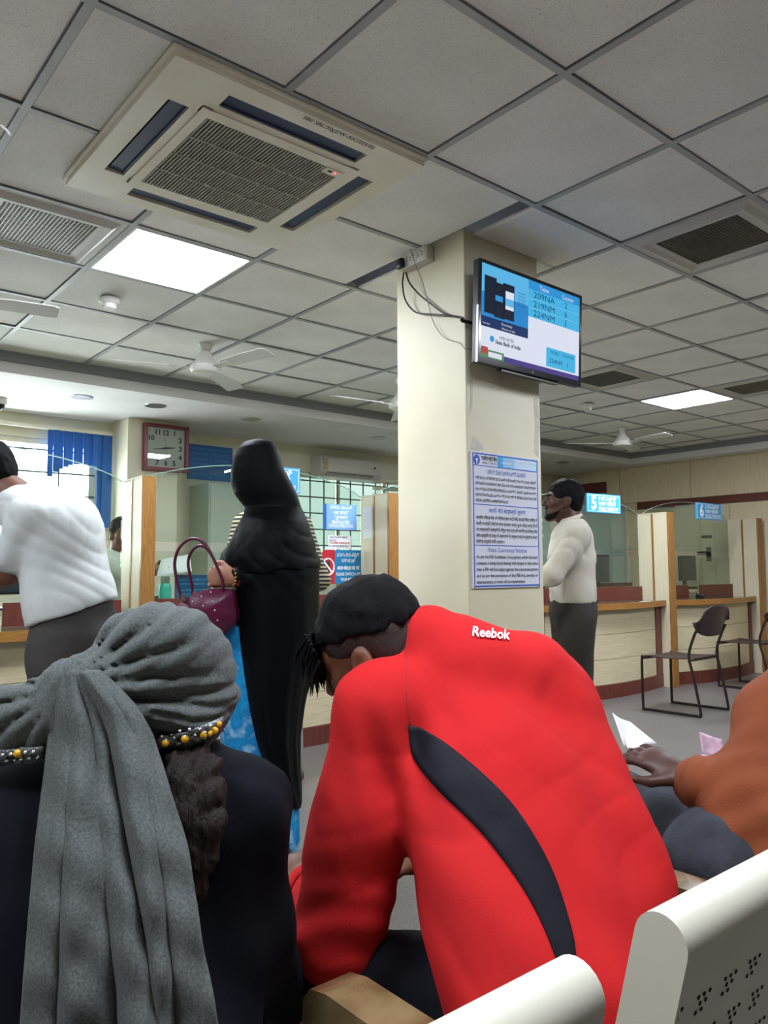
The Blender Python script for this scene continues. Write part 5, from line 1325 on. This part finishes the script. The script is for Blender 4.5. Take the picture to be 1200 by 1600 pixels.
sheet('paper_slip', [C(1096, 1176, 2.09), C(1136, 1180, 2.08), C(1141, 1196, 2.06), C(1100, 1192, 2.06)], M_PAPER, 'white slip below the pink note against the orange shirt', 'paper')
pk = sheet('pink_banknote', [C(1093, 1143, 2.10), C(1127, 1155, 2.10), C(1136, 1184, 2.08), C(1097, 1178, 2.08)], mat('pink_note_paper', 'C79AB0', .7, col2='D8BCC8', nscale=60), 'pink banknote sticking up beside the orange shirt', 'banknote')

# ------------------------------------------------------------------ 4. standing woman in the black robe
P4 = empty('person', tuple(C(420, 1335, 3.12)[:2]) + (0,), label='standing woman in a full black robe and veil, seen from the side', cat='person')
M_VEIL = mat('black_crepe', '040508', .62, spec=.12, bump=.2, bscale=300, bdist=.002)
ct = [(687, 397, 413, .02), (691, 383, 426, .055), (700, 373, 433, .075), (715, 366, 438, .088), (735, 362, 444, .093), (755, 362, 455, .094), (772, 366, 463, .090), (784, 376, 467, .082), (793, 384, 470, .080), (803, 382, 475, .11), (818, 375, 481, .165), (835, 367, 486, .20), (850, 357, 490, .215), (862, 348, 493, .22), (872, 346, 496, .225), (884, 352, 499, .225), (898, 362, 500, .22), (915, 364, 500, .215), (950, 366, 500, .21), (1000, 369, 497, .20), (1050, 374, 488, .19), (1100, 384, 477, .175), (1150, 397, 470, .155), (1200, 416, 470, .13), (1235, 434, 472, .10), (1255, 450, 472, .06), (1262, 458, 470, .02)]
CT = np.array(ct); ys = np.concatenate([np.linspace(687, 800, 42), np.linspace(803, 1262, 80)])
hz = unit([FWD[0], FWD[1], 0]); hr = unit([RIGHT[0], RIGHT[1], 0]); K = 112
def robe_loft(ys, name, grow):
    G = np.zeros((len(ys), K, 3)); th = 2 * math.pi * np.arange(K) / K
    for i, y in enumerate(ys):
        l, r_, bdep = [np.interp(y, CT[:, 0], CT[:, q]) for q in (1, 2, 3)]
        c = C((l + r_) / 2, y, 3.12); a = (r_ - l) / 2 / FPX * 3.12
        tb = np.clip((y - 880) / 380, 0, 1) * np.clip((1270 - y) / 60, .3, 1)
        f_ = grow + tb * (.035 * np.sin(7 * th + y * .008) + .030 * np.sin(13 * th + 1.3 - y * .010) + .012 * np.sin(23 * th))
        ob = np.clip((y - 795) / 40, 0, 1) * np.clip((960 - y) / 80, 0, 1)
        s1 = np.sin((y - 95 * np.cos(th) + 40 * np.sin(th)) * .085); f_ = f_ - ob * .030 * (1 - np.abs(s1)) ** 2
        s2 = np.sin((y + 120 * np.cos(th)) * .05 + 1.0); f_ = f_ - ob * .022 * (1 - np.abs(s2)) ** 2
        hd_ = np.clip((795 - y) / 20, 0, 1) * np.clip((y - 700) / 40, 0, 1); f_ = f_ - hd_ * .025 * (1 - np.abs(np.sin((y * .6 + 60 * np.cos(th)) * .07))) ** 3
        G[i] = c + np.outer(a * np.cos(th) * f_, hr) + np.outer(bdep * np.sin(th) * f_, hz)
    return G
Gv = robe_loft(np.concatenate([np.linspace(687, 800, 50), np.linspace(803, 893, 34)]), 'veil', 1.02)
for i in range(60, 84):      # the veil's hem dips towards the front edge and rises behind
    w_ = (i - 60) / 23; Gv[i, :, 2] += (-.02 * np.cos(2 * math.pi * np.arange(K) / K) * -1 + .006 * np.sin(9 * 2 * math.pi * np.arange(K) / K)) * w_
veil = grid_mesh('veil', Gv, M_VEIL, P4, close_u=True, caps=True)
robe = grid_mesh('robe', robe_loft(np.linspace(812, 1262, 96), 'robe', .985), M_VEIL, P4, close_u=True, caps=True)
Sv = SDF(.006)
Sv.cap(C(412, 908, 2.98), C(371, 899, 2.935), .046, .034, .03).cap(C(376, 908, 2.95), C(380, 960, 3.0), .022, .02, .03)
Sv.field(lambda P: .003 * np.sin((P @ hr) * 120 + 2 * noise3(P, 14, 3)))
Sv.mesh('sleeve', M_VEIL, P4, 1)
sk = np.array([(975, 338, 450, .14), (1050, 338, 450, .14), (1150, 345, 448, .12), (1225, 352, 455, .10), (1262, 355, 467, .13), (1310, 358, 468, .16), (1336, 364, 465, .16)]); ys = np.linspace(975, 1336, 50); G = np.zeros((50, K, 3))
for i, y in enumerate(ys):
    l, r_, bdep = [np.interp(y, sk[:, 0], sk[:, q]) for q in (1, 2, 3)]; c = C((l + r_) / 2, y, 3.13); a = (r_ - l) / 2 / FPX * 3.13; tb = (y - 975) / 360
    for k_ in range(K):
        th = 2 * math.pi * k_ / K; f_ = (.97 + tb * (.04 * math.sin(8 * th) + .03 * math.sin(15 * th + 1)))
        G[i, k_] = c + hr * a * math.cos(th) * f_ + hz * bdep * math.sin(th) * f_
M_DYE = mat('blue_tie_dye', '1479B4', .75, col2='A9D6E8', nscale=13, lo=.52, hi=.74, detail=7, spec=.2)
nt = M_DYE.node_tree; rp = [n for n in nt.nodes if n.type == 'VALTORGB'][0]; e_ = rp.color_ramp.elements.new(.42); e_.color = lin('1B8FC6'); e_ = rp.color_ramp.elements.new(.30); e_.color = lin('0E5F9A')
grid_mesh('skirt', G, M_DYE, P4, close_u=True, caps=True)
B4 = SDF(.0046); h4 = C(405, 738, 3.12); f4 = -hr
head(B4, h4 + np.array([0, 0, .0]), f4, (0, 0, 1), .80, C(428, 815, 3.12), .05)
limb(B4, [C(428, 815, 3.12), C(435, 900, 3.12), C(425, 1030, 3.12)], [.05, .09, .10], .04)
s4 = C(432, 842, 3.02); e4 = C(425, 905, 3.0); w4 = C(366, 902, 2.93)
limb(B4, [C(428, 830, 3.12), s4, e4, w4], [.05, .04, .036, .024]); s4b = C(432, 835, 3.28); e4b = C(420, 910, 3.28); limb(B4, [C(428, 830, 3.12), s4b, e4b, C(370, 905, 3.2)], [.05, .045, .04, .026])
for q in (-.08, .08): limb(B4, [C(425, 1030, 3.12), C(425, 1160, 3.12) + hz * q * .5, C(415, 1300, 3.12) + hz * q * .8], [.06, .035, .03])
hand(B4, w4, unit(-RIGHT + UPV * .05), unit(-FWD * .95 + UPV * .25), -1, .95, (1.1, 1.2, .7), .02, .005)
B4.mesh('body', mat('fair_brown_skin', 'A57358', .5, col2='94644A', nscale=15), P4, 1)
for q in (-.08, .08): shoe(P4, C(420, 1335, 3.12) + hz * q, f4, M_SHOE, .24)
M_BRC = mat('red_gold_beads', '8A2A22', .3); M_BRG = mat('gold_bead', 'C08A4A', .25, metal=.6)
axw = unit(w4 - e4); xw = unit(np.cross(axw, [0, 0, 1])); yw = np.cross(axw, xw)
for q, off in enumerate((-.004, .012)):
    bb = MB()
    for k_ in range(14):
        a_ = 2 * math.pi * k_ / 14; bb.sph(w4 - axw * off + (xw * math.cos(a_) + yw * math.sin(a_)) * .031, .0055, 8)
    bb.build('bracelet', M_BRC if q else M_BRG, P4, True, world=True)
# handbag
HB = empty('handbag', tuple(C(322, 1000, 2.93)), label='maroon handbag with small white studs held by the robed woman', cat='handbag')
M_BAG = mat('maroon_leather', '5A1236', .38, col2='4E0F2E', nscale=10, bump=.15, bscale=120, spec=.45)
out = [(271, 951), (285, 938), (303, 928), (321, 921), (345, 920), (363, 924), (366, 945), (369, 968), (356, 985), (339, 998), (318, 990), (296, 975), (280, 962)]
pts = [C(x, y, 2.90) for x, y in out]; cen = np.mean(pts, 0); n = len(pts); nr_ = 9; G = np.zeros((nr_ + 2, 52, 3))
dens = np.array(cat_rom([(p) for p in pts] + [pts[0]], 4))[:52]
for i in range(nr_ + 2):
    t = (i / (nr_ + 1)) * 2 - 1; sc = (1 - abs(t) ** 4) ** .25 if abs(t) < 1 else .02; sc = .86 + .14 * sc if abs(t) < 1 else .02
    tt = max(-1, min(1, t * 1.12)) if abs(t) < 1 else t
    G[i] = cen + (dens - cen) * sc + hz * (.055 * tt + .05)
body_b = grid_mesh('bag_body', G, M_BAG, HB, close_u=True, caps=True)
for loop, off in (([(284, 938), (276, 905), (273, 880), (279, 858), (293, 844), (307, 842), (320, 850), (331, 868), (339, 885), (347, 905), (349, 922)], 2.90), ([(302, 931), (298, 905), (294, 882), (297, 866), (306, 855), (316, 853), (327, 862), (338, 882), (346, 903), (348, 922)], 2.97)):
    P_ = cat_rom([C(x, y, off) for x, y in loop], 5); Gq = np.zeros((len(P_), 8, 3))
    for i, p in enumerate(P_):
        t = unit(P_[min(i + 1, len(P_) - 1)] - P_[max(i - 1, 0)]); x = unit(np.cross(t, hz)); 
        for k_ in range(8): a_ = 2 * math.pi * k_ / 8; Gq[i, k_] = p + x * .0042 * math.cos(a_) * 1.4 + hz * .010 * math.sin(a_)
    grid_mesh('handle', Gq, M_BAG, HB, close_u=True, caps=True)
for x, y in ((329.5, 925), (314.5, 932), (301, 940), (332.5, 939.5), (317.5, 946.5), (303, 953.5), (335.5, 953.5), (320, 961), (305.5, 968), (340, 969), (325, 976.5)):
    bb_ = bvh_world(body_b) if 'bagb' not in globals() else bagb; bagb = bb_
    h = cast(bb_, x, y, .001, 2.9); MB().sph(h, .0032, 8).build('stud', mat('pearl_stud', 'E6D8DC', .25) if 'M_PEARL' not in globals() else M_PEARL, HB, True, world=True)
    M_PEARL = bpy.data.materials['pearl_stud']
for x, y, D_ in ((286, 934, 2.895), (304, 929, 2.965)): MB().box(-.008, .008, -.004, .004, -.012, .012, mtx=Matrix.Translation(C(x, y, D_).tolist())).build('handle_ring', M_METAL, HB, world=True)

# ------------------------------------------------------------------ 5. standing man in the white shirt by the pillar
def dress(P, J, shirt_m, trou_m, skin_m, shirt_vox=.009, sleeve=1.0, hem=None, fold_seed=1, wid=.155, hands=True, hairm=M_HAIR, hair=True, head_f=None, head_c=None, beard=False, shoes=M_SHOE, legw=.078, fgain=.9):
    f, r, s = J['f'], J['r'], J['s']
    S = SDF(shirt_vox); tf = (f, 1.4)
    hemp = J['pelvis'] - np.array([0, 0, .06]) if hem is None else hem[0]; hemn = (0, 0, -1) if hem is None else hem[1]
    S.cap(J['pelvis'] - (J['waist'] - J['pelvis']) * .9, J['waist'], wid * 1.0, wid, .05, tf).cap(J['waist'], J['chest'], wid, wid * 1.06, .05, tf)
    S.cap(J['chest'], J['neck'] - (J['neck'] - J['chest']) * .35, wid * 1.04, .10, .05, tf)
    S.cap(J['chest'] * .35 + J['neck'] * .65, J['chest'] * .08 + J['neck'] * .92, .088, .066, .04)
    S.plane(hemp, hemn)
    for n in 'LR':
        S.cap(J['chest'] * .2 + J['neck'] * .8 - np.array([0, 0, .045]), J['sh' + n] - (J['sh' + n] - J['chest']) * .08, .078, .062, .06)
        if sleeve <= .6:
            e = J['sh' + n] + (J['el' + n] - J['sh' + n]) * (sleeve / .6 * .85); S.cap(J['sh' + n], e, .068, .066, .03)
        else:
            S.cap(J['sh' + n] - np.array([0, 0, .015]), J['el' + n], .064, .058, .05); e = J['el' + n] + (J['wr' + n] - J['el' + n]) * ((sleeve - .6) / .4); S.cap(J['el' + n], e, .055, .044, .03)
    S.field(lambda Q: fgain * (.003 * noise3(Q, 24, fold_seed) + .0045 * (1 - np.abs(np.sin((Q @ unit([.5, .3, 1])) * 24 + 4.2 * noise3(Q, 11, fold_seed + 1)))) ** 2 + .003 * (1 - np.abs(np.sin((Q @ unit([.9, .5, -.5])) * 45 + 3 * noise3(Q, 12, fold_seed + 2)))) ** 3))
    sh = S.mesh('shirt', shirt_m, P, 1)
    Bd = SDF(.0065); hf_ = f if head_f is None else head_f; hc2 = J['head'] if head_c is None else head_c
    X, Bh_ = head(Bd, hc2, hf_, J.get('hu', (0, 0, 1)), s, J['neck'] - (J['neck'] - J['chest']) * .15, .054)
    limb(Bd, [J['neck'], J['chest'], J['pelvis']], [.07, .11, .12], .04)
    for q, n in ((-1, 'L'), (1, 'R')):
        limb(Bd, [J['chest'] * .25 + J['neck'] * .75, J['sh' + n], J['el' + n], J['wr' + n]], [.045, .04, .034, .026], .03)
        d_ = unit(J['wr' + n] - J['el' + n])
        if hands: hand(Bd, J['wr' + n] + d_ * .01, d_, J.get('hn' + n, r * q), q, s, (.3, .45, .35))
        limb(Bd, [J['pelvis'], J['hip' + n], J['kn' + n], J['an' + n]], [.10, .075, .05, .035], .03)
    Bd.mesh('body', skin_m, P, 1); eyes(X, Bh_, P, s)
    if hair: hair_cap(hc2, hf_, J.get('hu', (0, 0, 1)), s, .006, 1.06, .003, 8).mesh('hair', hairm, P, 1)
    Tt = SDF(.009); Tt.cap(J['pelvis'], J['waist'] * .8 + J['pelvis'] * .2, wid * .97, wid * .93, .03, (f, 1.38)).ell(J['pelvis'] + np.array([0, 0, .01]), (wid * 1.0, wid * .82, .11), basis(f), .04)
    for n in 'LR': limb(Tt, [J['hip' + n] - np.array([0, 0, .02]), J['kn' + n], J['an' + n]], [legw * 1.2, legw, legw * .82], .04)
    Tt.plane([0, 0, .05], (0, 0, -1)); Tt.field(lambda Q: .004 * noise3(Q, 28, fold_seed + 5)); Tt.mesh('trousers', trou_m, P, 1)
    if shoes is not None:
        for n in 'LR': shoe(P, J['an' + n], f, shoes)
    return X, Bh_, sh
M_OFFW = mat('off_white_cotton', 'C6C0B3', .8, col2='B9B2A4', nscale=5, bump=.2, bscale=220, spec=.25)
M_BRNT = mat('dark_brown_trousers', '2A231D', .8, col2='221C17', nscale=8, bump=.2, bscale=150)
J = standing((3.585, 2.665), -hr, 1.665)
J['shL'] += J['f'] * .0; J['elL'] = C(862, 900, 4.12); J['wrL'] = C(828, 925, 4.15); J['elR'] = C(872, 900, 4.45); J['wrR'] = C(832, 915, 4.38)
P5 = empty('person', (3.585, 2.665, 0), label='man in an off-white shirt and dark trousers standing right of the pillar', cat='person')
hd5 = J['head'] + J['f'] * .015
X5, B5, sh5 = dress(P5, J, M_OFFW, M_BRNT, M_SKIN2, sleeve=.70, hem=(C(885, 942, 4.3), -UPV * 1.0 - RIGHT * -.08), wid=.160, head_f=unit(-hr + np.array([0, 0, .08])), head_c=hd5, legw=.085, fold_seed=31, fgain=1.1)
Sb = SDF(.005)
for q in (-1, 1): Sb.cap(X5(q * .060, .002, -.045), X5(q * .031, .068, -.096), .0135, .0178, .015)
Sb.cap(X5(-.02, .083, -.100), X5(.02, .083, -.100), .017, k=.015).cap(X5(-.022, .0965, -.050), X5(.022, .0965, -.050), .0055, k=.006)
Sb.mesh('beard', M_HAIR, P5, 1)
for q in (-1, 1): MB().tube([X5(q * .014, .098, .024), X5(q * .03, .092, .029), X5(q * .046, .080, .024)], .0035, 6).build('eyebrow', M_HAIR, P5, True, world=True)
ringband(J['neck'] + np.array([0, 0, .018]) + J['f'] * .012, np.array([0, 0, 1.0]) + J['f'] * .30, .068, .020, M_OFFW, 'collar', sh5)
# ------------------------------------------------------------------ 6. bending man in the white T-shirt
P6 = empty('person', tuple(C(125, 1300, 3.2)[:2]) + (0,), label='man in a white T-shirt leaning over the counter at the left edge', cat='person')
M_TEE2 = mat('white_jersey', 'C0C2BE', .75, col2='B5B8B5', nscale=5, bump=.15, bscale=300, spec=.25)
M_GREYT = mat('dark_grey_trousers', '3A3632', .85, col2='322E2B', nscale=10, bump=.2, bscale=150)
f6 = unit(-hr * .8 + hz * .6); base6 = C(125, 1300, 3.2)
J = standing(base6[:2], f6, 1.74); up6 = unit(C(45, 800, 3.3) - C(122, 975, 3.2)); r6 = J['r']; 
J['pelvis'] = C(118, 1010, 3.2); J['waist'] = C(112, 940, 3.21); J['chest'] = C(86, 828, 3.26); J['neck'] = C(20, 772, 3.32); J['head'] = C(-10, 738, 3.34)
J['f'] = unit(f6 - up6 * (f6 @ up6)); J['hu'] = up6
J['shL'] = C(40, 805, 3.12); J['elL'] = C(4, 900, 3.12); J['wrL'] = C(-60, 935, 3.3); J['shR'] = C(70, 800, 3.5); J['elR'] = C(20, 900, 3.6); J['wrR'] = C(-50, 935, 3.65)
for n, q in (('L', -1), ('R', 1)):
    J['hip' + n] = J['pelvis'] + r6 * q * .085 - np.array([0, 0, .05]); J['kn' + n] = np.array([base6[0], base6[1], .48]) + r6 * q * .10 + f6 * .0; J['an' + n] = np.array([base6[0], base6[1], .08]) + r6 * q * .11
dress(P6, J, M_TEE2, M_GREYT, M_SKIN, sleeve=.5, hem=(C(122, 955, 3.2), RIGHT * .31 - UPV * .95), wid=.186, fold_seed=41, legw=.092, head_f=unit(f6 - np.array([0, 0, .35])))

# ------------------------------------------------------------------ 7. customer in the striped jumper behind the robed woman
P7 = empty('person', (2.30, 3.72, 0), label='customer in a cream and black striped jumper behind the robed woman', cat='person')
M_STR = bpy.data.materials.new('striped_knit'); M_STR.use_nodes = True; nt = M_STR.node_tree; bs = nt.nodes['Principled BSDF']; bs.inputs['Roughness'].default_value = .9
tcn = nt.nodes.new('ShaderNodeTexCoord'); wv = nt.nodes.new('ShaderNodeTexWave'); wv.bands_direction = 'Z'; wv.inputs['Scale'].default_value = 14; wv.inputs['Distortion'].default_value = .3
rpn = nt.nodes.new('ShaderNodeValToRGB'); rpn.color_ramp.elements[0].position = .45; rpn.color_ramp.elements[0].color = lin('1C1A18'); rpn.color_ramp.elements[1].position = .55; rpn.color_ramp.elements[1].color = lin('A39B7E')
nt.links.new(tcn.outputs['Object'], wv.inputs['Vector']); nt.links.new(wv.outputs['Fac'], rpn.inputs[0]); nt.links.new(rpn.outputs[0], bs.inputs['Base Color'])
J = standing((2.30, 3.72), CN, 1.74); J['elL'] += np.array([-.04, .02, 0]); J['wrL'] = J['elL'] + np.array([.05, .2, -.06]); J['elR'] += np.array([.05, 0, 0]); J['wrR'] = J['elR'] + np.array([.0, .2, -.08])
dress(P7, J, M_STR, mat('grey_trousers', '7C7A76', .85), M_SKIN, sleeve=1.0, wid=.185, fold_seed=51, shoes=mat('worn_slip_on_shoe', '4A3A30', .6), legw=.085)

# ------------------------------------------------------------------ 8, 9. tellers seated behind the glass
M_PALE = mat('pale_shirt', 'C9CEC0', .8, spec=.2)
def teller(loc, f, lab, shirt, skin, reach=None, hgt=1.28):
    P = empty('person', (loc[0], loc[1], 0), label=lab, cat='person')
    s = 1.0; J = standing(loc, f, 1.7); dz = np.array([0, 0, hgt - 1.70])
    for k_ in ('pelvis', 'waist', 'chest', 'neck', 'head', 'shL', 'shR', 'elL', 'elR', 'wrL', 'wrR', 'hipL', 'hipR'): J[k_] = J[k_] + dz
    f_ = J['f']
    for n, q in (('L', -1), ('R', 1)):
        J['kn' + n] = J['hip' + n] + f_ * .38 + np.array([0, 0, .0]); J['an' + n] = np.array([J['kn' + n][0], J['kn' + n][1], .08]) + f_ * .02
        J['wr' + n] = J['el' + n] + f_ * .2 + np.array([0, 0, .02])
    if reach is not None: J['elR'], J['wrR'] = reach
    dress(P, J, shirt, M_GREYT, skin, sleeve=.75, fold_seed=61)
    ch_ = empty('office_chair', (loc[0], loc[1], 0), math.atan2(f_[1], f_[0]) - math.pi / 2, label='dark office chair under the ' + lab.split(',')[0], cat='chair')
    z0 = J['hipL'][2] - .13
    MB().box(-.23, .23, -.22, .24, z0 - .06, z0, bev=.02).build('seat', M_BLACK, ch_, True); MB().box(-.21, .21, -.30, -.25, z0 + .1, z0 + .55, bev=.02).build('backrest', M_BLACK, ch_, True)
    MB().cyl((0, 0, .06), (0, 0, z0 - .06), .03).build('post', M_METAL, ch_, True); bb = MB()
    for k_ in range(5): a_ = k_ * 2 * math.pi / 5; bb.tube([(0, 0, .07), (.28 * math.cos(a_), .28 * math.sin(a_), .03)], .022, 6)
    bb.build('star_base', M_BLACK, ch_); MB().box(-.03, .03, -.28, -.2, z0 - .04, z0 + .2).build('back_stem', M_BLACK, ch_)
t1 = C(188, 850, 5.68)
teller(t1[:2], -CN, 'teller in a pale shirt, behind the left glass, reaching out with a paper', M_PALE, M_SKIN, reach=(C(205, 900, 5.4), C(238, 893, 5.25)), hgt=1.56)
t2 = C(370, 850, 6.05)
teller(t2[:2], -CN, 'dark-haired teller, low behind the handbag handles', mat('grey_blue_shirt', '5C6470', .8), M_SKIN2, hgt=1.30)
sheet('paper_slip', [C(252, 874, 5.16), C(296, 866, 5.22), C(300, 893, 5.18), C(244, 902, 5.14)], M_PAPER, 'white sheet of paper held behind the glass by the wooden divider', 'paper', .02)
r = empty('paper_stack', cf(.16, .50, .936), CTH, label='small stack of white papers on the shelf beside the teal bottle', cat='papers')
for q in range(3): MB().box(-.09 + .006 * q, .09, -.06, .06 - .005 * q, .0025 * q, .0025 * q + .002).build('sheet', M_PAPER, r)
